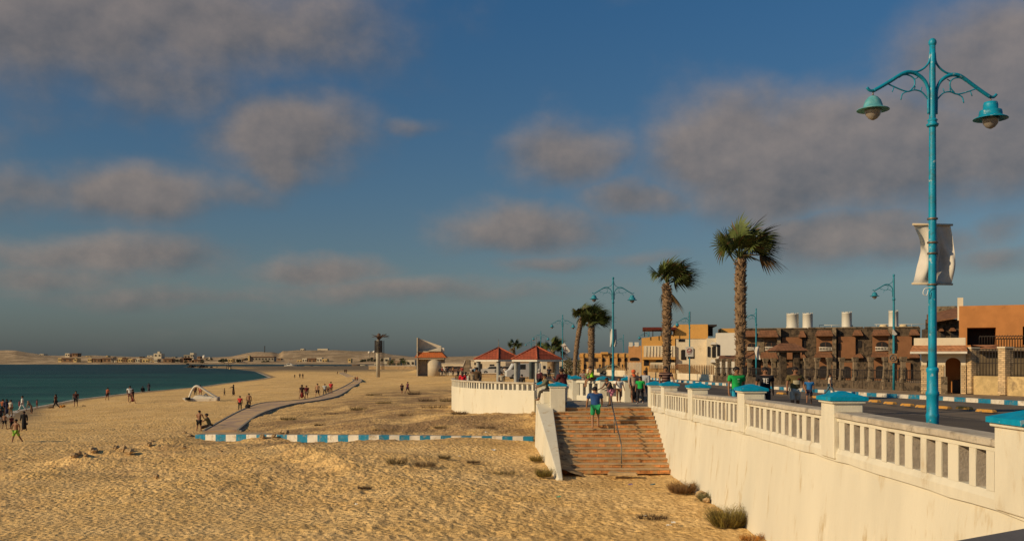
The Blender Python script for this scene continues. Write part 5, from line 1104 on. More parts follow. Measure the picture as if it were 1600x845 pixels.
for a,b,c,e,m,lab in [(90.5,96,559,564.6,fy,'small yellow far house standing leftmost on the bay shore'),(96.5,114,560,565,fb,'low brown row between the two leftmost yellow far houses'),(114.5,119.5,559.5,564.8,fy,'small yellow far house second from the left on the bay shore'),
  (137,143,559.5,565,fy,'small yellow far house third along the bay shore'),(145,157,561,565.5,fb,'broken brown far row beside the third yellow house'),(160,173,560,565.5,fb,'dull brown far block midway on the left shore'),(173,176,558.5,565,fg_,'narrow grey far tower house on the left shore'),
  (178,182,563,566,fc,'tiny pale far hut on the shore'),(184.5,191,559,566,fy,'bright yellow far house before the brown row'),(192,198.5,560,566,fb,'brown far house right of the bright yellow one'),(199.5,207,560,566.3,fy,'wide yellow far house near the middle of the shore'),
  (208,211,561,566.3,fb,'small brown far house between two yellow ones'),(211.5,218,560,566.3,fc,'cream far house near the middle of the shore'),(222,231.5,560.5,566.5,fy,'ochre far house with two dark windows'),(234,237,563,566,fc,'tiny white far hut'),(240.5,246,560.5,566,fc,'pale far house below the towered white one'),
  (255,268,561,566,fb,'brown far sheds below the white towers'),(274,281,560,567,fg_,'teal grey far shed at the shore'),(286,300,559.5,566,fb,'brown far house cluster under the tower'),(303,313,562,567,fb,'dark far sheds near the pale wall'),(319,345,565,568,fc,'long pale far wall at the water edge'),
  (350,356,560.5,566,fc,'cream far cube house left of the long red roofed block'),(357,363,560,566,fy,'yellow far cube house left of the long red roofed block'),(369,373,561,566,fc,'small cream far house next to the long block'),
  (101.5,108.5,551.8,557,fc,'white far house standing alone on the ridge'),(112.5,121,552.5,556,fb,'dark far house on the ridge right of the white one'),(62,68,552.5,555,fc,'small pale far hut on the left ridge'),
  (240,252,552,558,fc,'white far house with a square tower'),(230,241,555,557,fc,'low white far wing left of the towered house'),(297,302.5,551,560,fc,'tan far tower house on the middle ridge'),(287,297,554,560,fg_,'grey far house left of the tan tower'),
  (469.5,475,544.5,549.5,fc,'square white far house on top of the plateau'),(496,512,544.5,551.5,fc,'big cream far villa on top of the plateau'),(516,535,549.3,553.5,fc,'pale far wall right of the plateau villa'),
  (464,471,562,566.5,fy,'yellow far house left in the cluster under the plateau'),(472,479.5,559.5,566,fc,'pale far house in the cluster under the plateau'),(481,493,560.5,566.5,fb,'brown far houses in the cluster under the plateau'),(494.5,503,558.5,566,fc,'tall pale far house in the cluster under the plateau'),(503.5,511,560.5,566.5,fy,'bright yellow far house right in the cluster'),
  (543.5,548,560,564.5,fy,'lone yellow far house on the slope under the plateau'),(584.5,590,567.5,572,fc,'small pale far kiosk left of the tower')]:
    if e<558 and a<320: d=1330
    elif a>460 and e<555: d=1395
    elif a>540: d=1100 if a<580 else 700
    else: d=1190
    far_house(lab,a,b,c,e,d,m,n=2 if b-a>5 else 1,tower=(246,249.5,549,552.2) if a==240 else None,roof=fr if m is fb else None)
t=far_house('long low far block with a dark red roof and dark arcade',387.5,428,557.5,563.5,1200,fg_,roof=fr,n=8); MB().pbox(387.5,390,555.5,563.5,1198,6).build('end_wall',fy,t)
far_house('pinkish far block behind the tower ladder',605,625,563,575.5,520,mat('far_pink',(.40,.26,.17),.9,.15,.2),n=3); far_house('pale far house behind the date palms',599,608,558.5,566,760,fc,n=1); far_house('cream far house right of the date palms',634,648,562,572,650,fc,n=2)
for px,py,lab in ((577,550.5,'round white far water tower on the left of two'),(584.5,549.5,'round white far water tower on the right of two')):
    p=P(px,py,1250); t=thing('water_tower',lab,'water tower',p); MB().ell(p,(1.9,1.9,1.7),10,8).build('tank',whitep,t); MB().tube([p-Vector((0,0,12)),p],.5,6).build('leg',fg_,t)
p=P(413.5,551,1395); t=thing('radio_mast','dark lattice radio mast on the far plateau','mast',p); mb=MB(); mb.tube([p-Vector((0,0,3)),p+Vector((0,0,10))],.4,5); mb.build('mast_pole',iron,t)
for k in range(4): MB().tube([p+Vector((-.9,0,3+k*2)),p+Vector((.9,0,3+k*2))],.35,4).build('dish_arm',iron,t)
p=P(319,557.5,1320); tag(MB().ell(p+Vector((0,0,0)),(2.4,2.4,2.6),12,8).build('white_dome',whitep),'small white dome building on the middle far shore','dome')
# boats and gear in the inlet
def boat(lab,px,py,L,cabin=True,colr=whitep,big=False,group=None):
    d=-WATER*F/(py-HY) if py>HY+6 else 800; p=Vector((W(px,d),d,WATER)); t=thing('motor_boat' if cabin else 'rowing_boat',lab,'boat',p,0,group); mb=MB(); h=L*.13; st=[]
    for i in range(7):
        f=i/6; w_=L*.16*math.sin(min(1,f*1.5+.35)*math.pi/2)*(1 if f<.6 else 1-((f-.6)/.4)**2*.95); sx=-L/2+L*f; hh=h*(1+.35*f*f)
        st.append([(sx,-w_,hh),(sx,-w_*.7,-.1),(sx,w_*.7,-.1),(sx,w_,hh)])
    vs=[q for s_ in st for q in s_]; mb.add(vs,[(4*i+k,4*i+k+1,4*i+k+5,4*i+k+4) for i in range(6) for k in range(3)]+[(4*i,4*i+3,4*i+7,4*i+4)[::-1] for i in range(6)]+[(0,1,2,3)]); mb.build('hull',colr,t,local=True)
    if cabin:
        mb=MB(); mb.hexa([(-L*.3,-L*.1,h),(L*.18,-L*.1,h*1.1),(L*.18,L*.1,h*1.1),(-L*.3,L*.1,h)],[(-L*.27,-L*.09,h*2.3),(L*.02,-L*.08,h*2.2),(L*.02,L*.08,h*2.2),(-L*.27,L*.09,h*2.3)]); c=mb.build('cabin',whitep,t,local=True)
        mb=MB(); mb.box(-L*.25,-L*.02,-L*.102,-L*.0985,h*1.5,h*2.0); mb.build('window',darkw,c,local=True); MB().tube([(-L*.15,0,h*2.2),(-L*.2,0,h*3.6)],.07,5).build('mast',whitep,t,local=True)
boat('white motor yacht with a cabin lying at the inlet shore',454,573,9.5)
for i,(px,py,L,c_,lab) in enumerate([(482,572.6,6,fg_,'small grey boat just right of the white yacht'),(495,572.8,5,fc,'small pale boat drawn up on the mud'),(520,573.2,5,fg_,'grey boat on the mud before the far houses'),(556,571.5,7,fb,'brown boat near the hill foot'),(568,571,6,fc,'pale boat with high bow left of the tower')]): boat(lab,px,py,L,False,c_)
for i,(px,py,s) in enumerate([(293,573,1.8),(298,574,2.2),(304,573,1.6),(312,573.6,2.0),(316,574.2,2.4),(322,574,1.5),(330,574.5,1.2),(339,573.5,.9)]):
    p=solve(px,py); p.z=WATER; tag(MB().rock(p+Vector((0,0,.3)),s,i+50).build('shore_rock',mat('dark_rock',(.035,.028,.022),.9)),'dark rock in the row at the tip of the sand spit','rock','dark rocks on the spit')
t=thing('jetty_frame','small dark wooden frame with yellow floats at the spit shore','frame',P(358,577,solve(358,577).y)); p=WL[t.name]; d=p.y; k=d/F
mb=MB()
for a,b in ((-4,-8),(-1,-9),(2,-8),(4,-4)): mb.tube([p+Vector((a*k,0,0)),p+Vector((a*k,0,-b*k))],.4*k,5)
mb.tube([p+Vector((-4*k,0,5*k)),p+Vector((4*k,0,5*k))],.5*k,5); mb.build('frame_bars',iron,t); MB().ell(p+Vector((2*k,-1,1*k)),(1.5*k,1.5*k,1.2*k),8,6).build('float',fy,t)
rr=random.Random(31); hm=[fy,fc,fb,fg_]
for i in range(44):
    px=rr.choice([rr.uniform(100,345),rr.uniform(150,460),rr.uniform(560,620)]); up=rr.random()<.45; w_=rr.uniform(2.2,6); h_=rr.uniform(1.6,3.4); py=rr.uniform(558.5,560.5) if up else rr.uniform(561.5,564.5); d=1320 if up else 1225
    t=thing('far_house','one of many tiny pale houses scattered along the far slope','house',(W(px,d),d,(HY-py)/F*d),0,'tiny houses scattered on the far slope'); m=rr.choice(hm); MB().pbox(px,px+w_,py-h_,py+3,d,9).build('wall',m,t); MB().pbox(px+w_*.3,px+w_*.6,py-h_*.7,py-h_*.25,d-.3,.29).build('window',farw,t)
rr=random.Random(77)
for i in range(26):     # scrub and dark trees along the far shore
    px=rr.choice([rr.uniform(150,460),rr.uniform(540,640),rr.uniform(250,460)]); py=rr.uniform(561,566); d=rr.uniform(1150,1260); p=P(px,py,d); s=rr.uniform(2,4.5); mb=MB()
    for k in range(12): mb.rock(p+Vector((rr.uniform(-s,s),rr.uniform(-s,s),rr.uniform(-.6,s*.5))),s*rr.uniform(.25,.5),i*20+k)
    t=thing('shore_tree','dark bushy tree on the far shore among the houses','tree',p-Vector((0,0,2)),0,'dark trees on the far shore'); mb.build('crown',mat('dark_foliage',(.045,.045,.022),.9,.3,.3),t); MB().tube([p-Vector((0,0,3)),p],.35,5).build('trunk',palmbark,t)
for i,(px,py,w_,h_) in enumerate([(884,575,5,12),(890,572,5,14),(896,576,5,10),(904,574,4,12),(871,579,4,6)]):
    d=125+i*3; k=d/F; p=P(px,590,d); s=w_*k; t=thing('roadside_shrub','dusty green roadside tree between gazebo and leaning palm','tree',p,0,'dusty trees behind the gazebo'); mb=MB()
    for j in range(420):
        a=rr.uniform(0,6.28); r_=s*rr.uniform(.1,1); z_=rr.uniform(.15,1)*(590-py+h_)*k; c=p+Vector((r_*math.cos(a)*1.1,r_*math.sin(a),z_)); u=Vector((rr.uniform(-1,1),rr.uniform(-1,1),rr.uniform(-1,1)))*.16; v=Vector((rr.uniform(-1,1),rr.uniform(-1,1),rr.uniform(-1,1)))*.16; mb.add([c,c+u,c+v],[(0,1,2)])
    mb.build('crown',mat('dusty_leaf',(.10,.09,.035),.9,.3,2),t); MB().tube([p,p+Vector((0,0,(590-py)*k))],.09,5).build('trunk',palmbark,t)
# ------------------------------------------------------------------ people
SKINS=[]
def skin(name,verts,edges,radii,m,parent,h,root=0,sub=1):
    me=bpy.data.meshes.new(name); me.from_pydata([tuple(Vector(v)*h) for v in verts],edges,[]); me.materials.append(m)
    o=bpy.data.objects.new(name,me); col.objects.link(o); o.parent=parent; WL[o.name]=Vector()
    o.modifiers.new('skin','SKIN'); 
    if not me.skin_vertices: me.attributes
    sv=me.skin_vertices[0].data if len(me.skin_vertices) else None
    if sv is None:
        return o
    for i,r in enumerate(radii):
        if isinstance(r,(int,float)): r=(r,r)
        sv[i].radius=(r[0]*h,r[1]*h); sv[i].use_root=(i==root); 
    s=o.modifiers.new('sub','SUBSURF'); s.levels=sub; s.render_levels=sub
    o.modifiers['skin'].use_smooth_shade=True; SKINS.append(o); return o
def person(loc,h,face,label,top=None,sleeve=1,bottom=None,bt='long',hair='hair',hairc=None,lean=0,legs=((8,5),(-8,8)),arms=((5,8,12),(-5,8,12)),seat=None,near=False,group=None,sk=skin_m,topmat=None,shoes=None,headt=0,headr=0,extra=None):
    """legs: (hip forward, knee flex); arms: (forward, outward, elbow); face 0 looks at -Y"""
    t=thing('person',label,'person',loc,R(face),group); t.scale=(1.14,1.14,1)
    def step(p,L,a,out=0,side=1): a=R(a); o=R(out); return p+Vector((side*L*math.sin(o),-L*math.sin(a)*math.cos(o),-L*math.cos(a)*math.cos(o)))
    u=Vector((0,-math.sin(R(lean)),math.cos(R(lean)))); fw=Vector((0,-math.cos(R(lean)),-math.sin(R(lean))))
    pel=Vector((0,0,0)); J={'pel':pel,'waist':pel+u*.10,'chest':pel+u*.20,'nb':pel+u*.285,'neck':pel+u*.325+fw*.005}
    l2=lean*.4+headt; u2=Vector((0,-math.sin(R(l2)),math.cos(R(l2)))); f2=Vector((0,-math.cos(R(l2)),-math.sin(R(l2)))); rr_=Matrix.Rotation(R(headr),3,'Z'); f2=rr_@f2
    J['h0']=J['neck']+u2*.035; J['h1']=J['neck']+u2*.075+f2*.005; J['h2']=J['neck']+u2*.12; hc=J['neck']+u2*.08
    for s,n_ in ((-1,'L'),(1,'R')):
        hp,kn=legs[0 if s<0 else 1]; a=Vector((s*.05,0,-.02)); J['hip'+n_]=a; J['knee'+n_]=step(a,.245,hp,3,s); J['ank'+n_]=step(J['knee'+n_],.225,hp-kn,0,s); 
        fa=max(0,min(hp-kn,15)) if seat is None else 0; J['toe'+n_]=J['ank'+n_]+Vector((s*.012,-.085,-.028)); J['heel'+n_]=J['ank'+n_]+Vector((0,.018,-.025))
        fo,out,el=arms[0 if s<0 else 1]; out*=.7; sh=J['nb']+Vector((s*.118,0,-.012)); J['sh'+n_]=sh; J['elb'+n_]=step(sh,.165,fo+lean*.5,out,s); J['wri'+n_]=step(J['elb'+n_],.14,fo+lean*.5+el,out*.3,s); J['hand'+n_]=step(J['wri'+n_],.035,fo+lean*.5+el*1.15,0,s); J['tip'+n_]=step(J['hand'+n_],.045,fo+lean*.5+el*1.3,0,s)
    zmin=min(J['heelL'].z,J['heelR'].z,J['toeL'].z,J['toeR'].z)-.014
    dz_=-zmin if seat is None else .075+seat/h*0
    for k in J: J[k]=J[k]+Vector((0,0,dz_))
    hc=hc+Vector((0,0,dz_))
    names=list(J); idx={n_:i for i,n_ in enumerate(names)}
    E=[('pel','waist'),('waist','chest'),('chest','nb'),('nb','neck'),('neck','h0'),('h0','h1'),('h1','h2')]
    rad={'pel':(.084,.060),'waist':(.076,.056),'chest':(.092,.062),'nb':(.054,.044),'neck':.029,'h0':(.042,.046),'h1':(.052,.060),'h2':(.036,.04)}
    for n_ in 'LR':
        E+=[('pel','hip'+n_),('hip'+n_,'knee'+n_),('knee'+n_,'ank'+n_),('ank'+n_,'toe'+n_),('ank'+n_,'heel'+n_),('nb','sh'+n_),('sh'+n_,'elb'+n_),('elb'+n_,'wri'+n_),('wri'+n_,'hand'+n_)]
        rad.update({'hip'+n_:.052,'knee'+n_:.032,'ank'+n_:.019,'toe'+n_:(.020,.013),'heel'+n_:.017,'sh'+n_:.034,'elb'+n_:.023,'wri'+n_:.016,'hand'+n_:(.020,.011),'tip'+n_:.009})
    V=[J[n_] for n_ in names]; RD=[rad[n_] for n_ in names]
    if near:
        for n_,s in (('L',-1),('R',1)):
            hd=J['hand'+n_]; dv=(J['tip'+n_]-hd).normalized(); sd=dv.cross(Vector((1,0,0))).normalized()
            for k in range(4):
                b=len(V); base=hd+sd*(k-1.5)*.0085+dv*.010; L=(.036,.043,.041,.032)[k]; V.append(base+dv*L*.5); V.append(base+dv*L+Vector((-s*.008,0,0))); RD+=[.0055,.0045]; E+=[(idx['hand'+n_],b),(b,b+1)]
            b=len(V); V.append(hd+sd*(-.022)+dv*-.002); V.append(hd+sd*(-.030)+dv*.022); RD+=[.006,.005]; E+=[(idx['wri'+n_],b),(b,b+1)]
        keep=[i for i,n_ in enumerate(names) if n_ not in('tipL','tipR')]+list(range(len(names),len(V)))
    else: keep=list(range(len(names))); E+=[('handL','tipL'),('handR','tipR')]
    E=[(idx.get(a,a) if isinstance(a,str) else a, idx.get(b,b) if isinstance(b,str) else b) for a,b in E]
    mp={o_:i for i,o_ in enumerate(keep)}; E=[(mp[a],mp[b]) for a,b in E]
    skin('body',[V[i] for i in keep],E,[RD[i] for i in keep],sk,t,h,root=mp[idx['pel']])
    def sub_(keys,edges,rd,name,m): 
        i_={k:i for i,k in enumerate(keys)}; return skin(name,[J[k] if k in J else K[k] for k in keys],[(i_[a],i_[b]) for a,b in edges],[rd[k] for k in keys],m,t,h)
    K={}
    for n_ in 'LR':
        K['slv'+n_]=J['sh'+n_].lerp(J['elb'+n_],.62); K['cuf'+n_]=J['elb'+n_].lerp(J['wri'+n_],.9); K['shin'+n_]=J['knee'+n_].lerp(J['ank'+n_],.9); K['thi'+n_]=J['hip'+n_].lerp(J['knee'+n_],.88); K['thi2'+n_]=J['hip'+n_].lerp(J['knee'+n_],.5)
    K['low']=J['pel']+Vector((0,0,-.045)); K['nt']=J['nb'].lerp(J['neck'],.35); 
    if top is not None:
        m=topmat or cloth(top); ks=['low','pel','waist','chest','nb','nt']; rd={'low':(.104,.078),'pel':(.102,.076),'waist':(.096,.074),'chest':(.112,.078),'nb':(.082,.066),'nt':(.050,.044)}; ed=[('low','pel'),('pel','waist'),('waist','chest'),('chest','nb'),('nb','nt')]
        if bt=='robe': 
            K['k1']=(J['kneeL']+J['kneeR'])*.5; K['k2']=(J['ankL']+J['ankR'])*.5+Vector((0,0,.01)); ks=['k2','k1']+ks; ed+=[('k2','k1'),('k1','low')]; sp_=abs(J['ankL'].y-J['ankR'].y)/2
            rd['k1']=(.10,.085+sp_*.4); rd['k2']=(.12,.10+sp_*.6); rd['low']=(.105,.085)
        for n_ in 'LR':
            if sleeve==0: ks+=['sh'+n_]; rd['sh'+n_]=.046; ed+=[('nb','sh'+n_)]
            elif sleeve==1: ks+=['sh'+n_,'slv'+n_]; rd['sh'+n_]=.047; rd['slv'+n_]=.042; ed+=[('nb','sh'+n_),('sh'+n_,'slv'+n_)]
            else: ks+=['sh'+n_,'elb'+n_,'cuf'+n_]; rd['sh'+n_]=.054; rd['elb'+n_]=.036; rd['cuf'+n_]=.030 if bt!='robe' else .038; ed+=[('nb','sh'+n_),('sh'+n_,'elb'+n_),('elb'+n_,'cuf'+n_)]
        sub_(ks,ed,rd,'robe' if bt=='robe' else 'shirt',m)
    if bottom is not None and bt!='robe':
        m=cloth(bottom)
        if bt=='skirt':
            K['k1']=(J['kneeL']+J['kneeR'])*.5; K['k2']=(J['ankL']+J['ankR'])*.5+Vector((0,0,.04)); sub_(['pel','k1','k2'],[('pel','k1'),('k1','k2')],{'pel':(.085,.066),'k1':(.095,.08),'k2':(.105,.09)},'skirt',m)
        else:
            ks=['pel']; rd={'pel':(.092,.070)}; ed=[]
            for n_ in 'LR':
                if bt=='short': ks+=['hip'+n_,'thi2'+n_,'thi'+n_]; rd.update({'hip'+n_:.058,'thi2'+n_:.053,'thi'+n_:.050}); ed+=[('pel','hip'+n_),('hip'+n_,'thi2'+n_),('thi2'+n_,'thi'+n_)]
                else: ks+=['hip'+n_,'knee'+n_,'shin'+n_]; rd.update({'hip'+n_:.058,'knee'+n_:.042,'shin'+n_:.032}); ed+=[('pel','hip'+n_),('hip'+n_,'knee'+n_),('knee'+n_,'shin'+n_)]
            sub_(ks,ed,rd,'shorts' if bt=='short' else 'trousers',m)
    S_=h; c=(hc+Vector((0,0,.012))-f2*.011)*S_
    if hair=='hair':
        MB().ell(c,(.056*S_,.060*S_,.056*S_),12,8).build('hair',hair_m,t,local=True)
    elif hair=='scarf':
        mb=MB(); mb.ell(c+Vector((0,0,-.004*S_)),(.062*S_,.066*S_,.066*S_),12,8); n0=(J['nb']+Vector((0,0,.0)))*S_; mb.lathe([(.085*S_,-.03*S_),(.075*S_,.0),(.050*S_,.035*S_),(.045*S_,.06*S_)],n0,12); mb.build('headscarf',cloth(hairc or (.02,.02,.022)),t,local=True)
    elif hair=='longhair':
        mb=MB(); mb.ell(c,(.058*S_,.062*S_,.058*S_),12,8); mb.ell(c-f2*.03*S_-Vector((0,0,.06*S_)),(.045*S_,.03*S_,.075*S_),10,7); mb.build('hair',hair_m,t,local=True)
    if near:
        side=f2.cross(Vector((0,0,1))).normalized(); mb=MB()
        for s in (-1,1): mb.ell((hc+f2*.052+side*.020*s+Vector((0,0,-.002)))*S_,(.008*S_,.006*S_,.005*S_),8,5)
        mb.build('eyes',darkw,t,local=True)
        mb=MB(); mb.ell((hc+f2*.061+Vector((0,0,-.018)))*S_,(.009*S_,.011*S_,.014*S_),8,6); 
        for s in (-1,1): mb.ell((hc+side*.052*s-f2*.004+Vector((0,0,-.01)))*S_,(.007*S_,.011*S_,.017*S_),8,6)
        mb.build('face_features',sk,t,local=True)
    if shoes is not None:
        for n_ in 'LR': p=(J['ank'+n_]*.45+J['toe'+n_]*.55)*S_; MB().ell(p-Vector((0,0,.006*S_)),(.026*S_,.062*S_,.022*S_),10,6).build('shoe',cloth(shoes),t,local=True)
    if extra: extra(t,J,h)
    return t
def G_(px,py,h_px,off=0.,z=None,lo=.8,hi=1.92,d=None):
    p=solve(px,py,off) if z is None else solve(px,py,zfix=z)
    return p,max(lo,min(hi,h_px*p.y/F))
WK=((26,8),(-20,18)); ST=((5,3),(-4,4)); BK=(.012,.012,.014); SIT=dict(legs=((80,75),(88,85)),seat=.2)
def beach(px,py,hp,face,label,**k):
    p,h=G_(px,py,hp); grp=k.pop('group',None)
    if 'seat' in k: h=max(1.2,min(1.75,hp*p.y/F/.62)); 
    return person(p,h,face,label,group=grp,**k)
bag=lambda colr,hand='R',s=1.: (lambda t,J,h: MB().ell((J['tip'+hand]+Vector((0,0,-.06)))*h,(.035*h*s,.06*h*s,.07*h*s),10,7).build('held_bag',cloth(colr),t,local=True))
N=None
beach(4.5,647,24,160,'man in a rust orange shirt standing at the far left waterside',top=(.30,.08,.03),bottom=BK,legs=ST)
beach(10.5,648,25,20,'woman in a dark blue robe, second from the left waterside',top=(.03,.03,.06),bt='robe',sleeve=2,hair='scarf')
beach(16.8,650,26,-30,'youth in a pale shirt and tan trousers in the left waterside group',top=(.45,.40,.32),bottom=(.24,.14,.07),legs=ST)
beach(1,661,24,40,'person in dark clothes cut by the left picture edge',top=(.05,.03,.03),bottom=BK,legs=ST)
beach(7,669.5,24,0,'bare dark boy in black shorts standing legs apart at the left',bottom=BK,bt='short',legs=((12,2),(-12,2)))
beach(18,671,22,60,'boy in a dark red shirt just behind the green shorts boy',top=(.10,.02,.02),bottom=BK,legs=ST)
beach(25,693,39,-20,'barefoot boy in bright green shorts walking up the beach',bottom=(.22,.42,.05),bt='short',legs=((16,4),(-22,14)),arms=((20,14,60),(-12,12,30)),near=True)
beach(37.5,673,31,0,'woman in a long black robe carrying a black bag near the green shorts boy',top=BK,bt='robe',sleeve=2,hair='scarf',extra=bag((.02,.012,.014)))
beach(35,642,25,-60,'boy all in white standing at the waterline',top=(.62,.60,.55),bottom=(.62,.60,.55),legs=WK)
beach(30.5,640,15,90,'small child in pink standing in the shallow water',top=(.45,.10,.12),bottom=(.35,.09,.1),bt='short')
beach(49,646,21.5,-90,'woman in a tan top and wide black skirt bending forward on the sand',top=(.30,.18,.10),bottom=BK,bt='skirt',lean=35,hair='scarf',hairc=(.25,.15,.09))
beach(57.7,637.5,14,120,'tiny child in dark red by the waterline',top=(.20,.04,.04),bottom=(.15,.05,.04),bt='short')
beach(87,638,24,-90,'woman in brown and black striding along the waterline towards the left',top=(.11,.045,.03),bottom=BK,legs=((30,4),(-30,12)),hair='longhair')
beach(118.5,635,24.5,10,'man in a dark maroon shirt and black shorts standing alone by the sea',top=(.05,.015,.015),bottom=BK,bt='short',legs=((6,2),(-8,2)))
beach(167.5,625,20,150,'person in an orange red top and dark shorts at the waterline',top=(.28,.07,.035),bottom=(.06,.03,.03),bt='short',lean=8)
beach(203,628,28,-160,'tall man in a white shirt behind a woman in dark red',top=(.62,.60,.56),bottom=(.16,.07,.06),bt='short')
beach(207.5,630,23,90,'woman in a dark red skirt walking before the man in white',top=(.05,.02,.02),bottom=(.12,.02,.02),bt='skirt',hair='scarf',legs=WK)
beach(223,612,11,30,'person all in black sitting at the waterline, left of two',top=BK,bottom=BK,sleeve=2,hair='scarf',**SIT)
beach(232.5,611.5,13.5,0,'woman in a dark robe at the waterline, right of two',top=(.05,.04,.055),bt='robe',sleeve=2,hair='scarf')
beach(305,618,15,180,'person in dark brown behind the white pedal boat, left of two',top=(.08,.03,.02),bottom=BK,sleeve=2)
beach(313,619,18,180,'child in pinkish orange behind the white pedal boat, right of two',top=(.48,.16,.09),bottom=(.35,.12,.08),bt='short')
beach(350.7,618,12,-70,'small thin child standing on the sand left of the robed woman',top=(.12,.10,.06),bottom=(.06,.04,.03),bt='long')
beach(364.8,617.5,17,-80,'woman in a black robe stretching an arm towards the child',top=BK,bt='robe',sleeve=2,hair='scarf',arms=((70,5,5),(5,5,10)))
beach(375,641,23,170,'boy in a bright red shirt and black trousers beside the path',top=(.48,.03,.035),bottom=BK,legs=ST)
beach(389,638,24,180,'youth with a bare brown back standing behind the woman sitting on the path',bottom=(.10,.05,.03),bt='short')
beach(387,641,15.5,150,'woman in black sitting on the path edge',top=BK,bottom=BK,sleeve=2,hair='scarf',**SIT)
beach(311,674.5,34,165,'bare backed man in black shorts standing at the end of the kerb',bottom=BK,bt='short',lean=6,legs=((8,6),(-6,6)),arms=((10,20,50),(20,16,60)),near=True)
p,h=G_(328,669,24); person(p+Vector((0,0,.10)),1.95,-80,'man in an olive shirt sitting on the painted kerb end',top=(.12,.11,.06),bottom=(.03,.02,.02),near=True,lean=18,arms=((45,5,10),(40,5,20)),legs=((75,70),(85,80)),seat=.2)
for px,py,hp,f,lab,kw_ in [(471.7,624,24,-20,'woman in a black top and red skirt on the path, left of the first pair',dict(top=(.03,.012,.012),bottom=(.20,.02,.02),bt='skirt',hair='scarf')),(478.8,623,22,10,'youth in dark red with patterned shorts beside the red skirted woman',dict(top=(.12,.015,.02),bottom=(.14,.10,.08),bt='short')),
  (496,620.5,22.5,-10,'bare chested youth in dark shorts walking alone along the path',dict(bottom=(.06,.03,.02),bt='short',legs=WK,sk=skin_l)),(507.5,617.5,19,0,'man in a pale blue shirt and dark trousers on the path',dict(top=(.42,.45,.44),bottom=(.04,.03,.03),legs=WK)),
  (512.3,615.5,12,0,'small child in dark red between two walkers on the path',dict(top=(.10,.03,.02),bottom=(.05,.03,.03),bt='short')),(517,615.5,19.5,-10,'person in a bright red shirt at the right of the path walkers',dict(top=(.50,.04,.04),bottom=(.12,.04,.03),legs=ST)),
  (468.5,590.5,7.5,0,'distant dark figure on the sand, left of two close together',dict(top=BK,bottom=BK)),(473,591.5,8.5,0,'distant dark figure on the sand, right of two close together',dict(top=(.05,.04,.03),bottom=(.14,.1,.06))),(460.5,590.5,6,0,'distant small figure left of the two dark ones',dict(top=(.05,.04,.03),bottom=(.05,.04,.03))),
  (555,596,8,0,'distant brown figure at the path bend, left one',dict(top=(.20,.08,.04),bottom=(.05,.03,.02))),(558.2,596.3,8.6,0,'distant figure in orange red at the path bend, right one',dict(top=(.34,.10,.05),bottom=(.07,.03,.02))),
  (538.6,583,6.5,0,'distant dark figure at the far end of the path, left one',dict(top=BK,bottom=BK)),(541,583.3,7,0,'distant dark figure at the far end of the path, right one',dict(top=(.06,.02,.02),bottom=BK)),(527.3,584.5,4.5,0,'tiny crouching figure left of the path end',dict(top=(.07,.05,.04),bottom=BK)),
  (628,615,17,20,'child in a dark shirt and shorts walking on the sand, left of two',dict(top=(.10,.045,.04),bottom=BK,bt='short',legs=WK)),(637,614.5,19,-60,'child in a dark purple shirt walking on the sand, right of two',dict(top=(.09,.02,.05),bottom=(.05,.03,.05),bt='short',legs=WK))]:
    if 'legs' not in kw_: kw_['legs']=WK if py>600 else ST
    beach(px,py,hp,f,lab,**kw_)
# on the plaza, behind the curved balustrade
def at(px,d,z): return Vector((W(px,d),d,z))
Z=-2.4
person(at(716,72,Z),1.55,150,'person in an olive top leftmost at the curved balustrade',top=(.16,.10,.05),bottom=BK,hair='scarf',hairc=(.02,.02,.02))
person(at(723,71,Z),1.5,170,'woman in a bright red dress at the curved balustrade',top=(.60,.02,.03),bt='robe',sleeve=2,hair='scarf',hairc=(.03,.02,.02),arms=((10,22,20),(10,20,20)))
person(at(727.5,72.5,Z),1.5,200,'woman in black just right of the red dressed woman',top=(.03,.02,.02),bt='robe',sleeve=2,hair='scarf')
person(at(731.8,71,Z),1.45,170,'person in a pale green top at the curved balustrade',top=(.46,.50,.42),bottom=(.3,.3,.28),sleeve=2)
person(at(738.5,70,Z),1.7,190,'man in a light tan shirt beside the man in brown',top=(.38,.28,.17),bottom=(.2,.15,.1))
person(at(745,70,Z),1.88,175,'tall man in dark olive brown standing by the left column',top=(.10,.06,.03),bottom=(.09,.055,.03),sleeve=2)
person(at(757,74,Z),1.5,80,'dark clothed person reclining on the bench behind the left columns',top=(.03,.02,.02),bottom=BK,sleeve=2,lean=-20,**dict(legs=((85,30),(85,30)),seat=.2))
person(at(784,75,Z),1.45,180,'person in a pale shirt seated under the left gazebo',top=(.42,.36,.26),bottom=(.1,.08,.06),legs=((5,3),(-4,4)))
person(at(815.5,76,Z+.5),1.4,160,'person in black crouching under the right gazebo',top=(.03,.025,.022),bottom=BK,sleeve=2,**SIT)
person(at(843,70,Z+.15),1.6,130,'person in a dark red top and pale scarf under the right gazebo',top=(.08,.02,.025),bottom=BK,sleeve=2,hair='scarf',hairc=(.4,.36,.32))
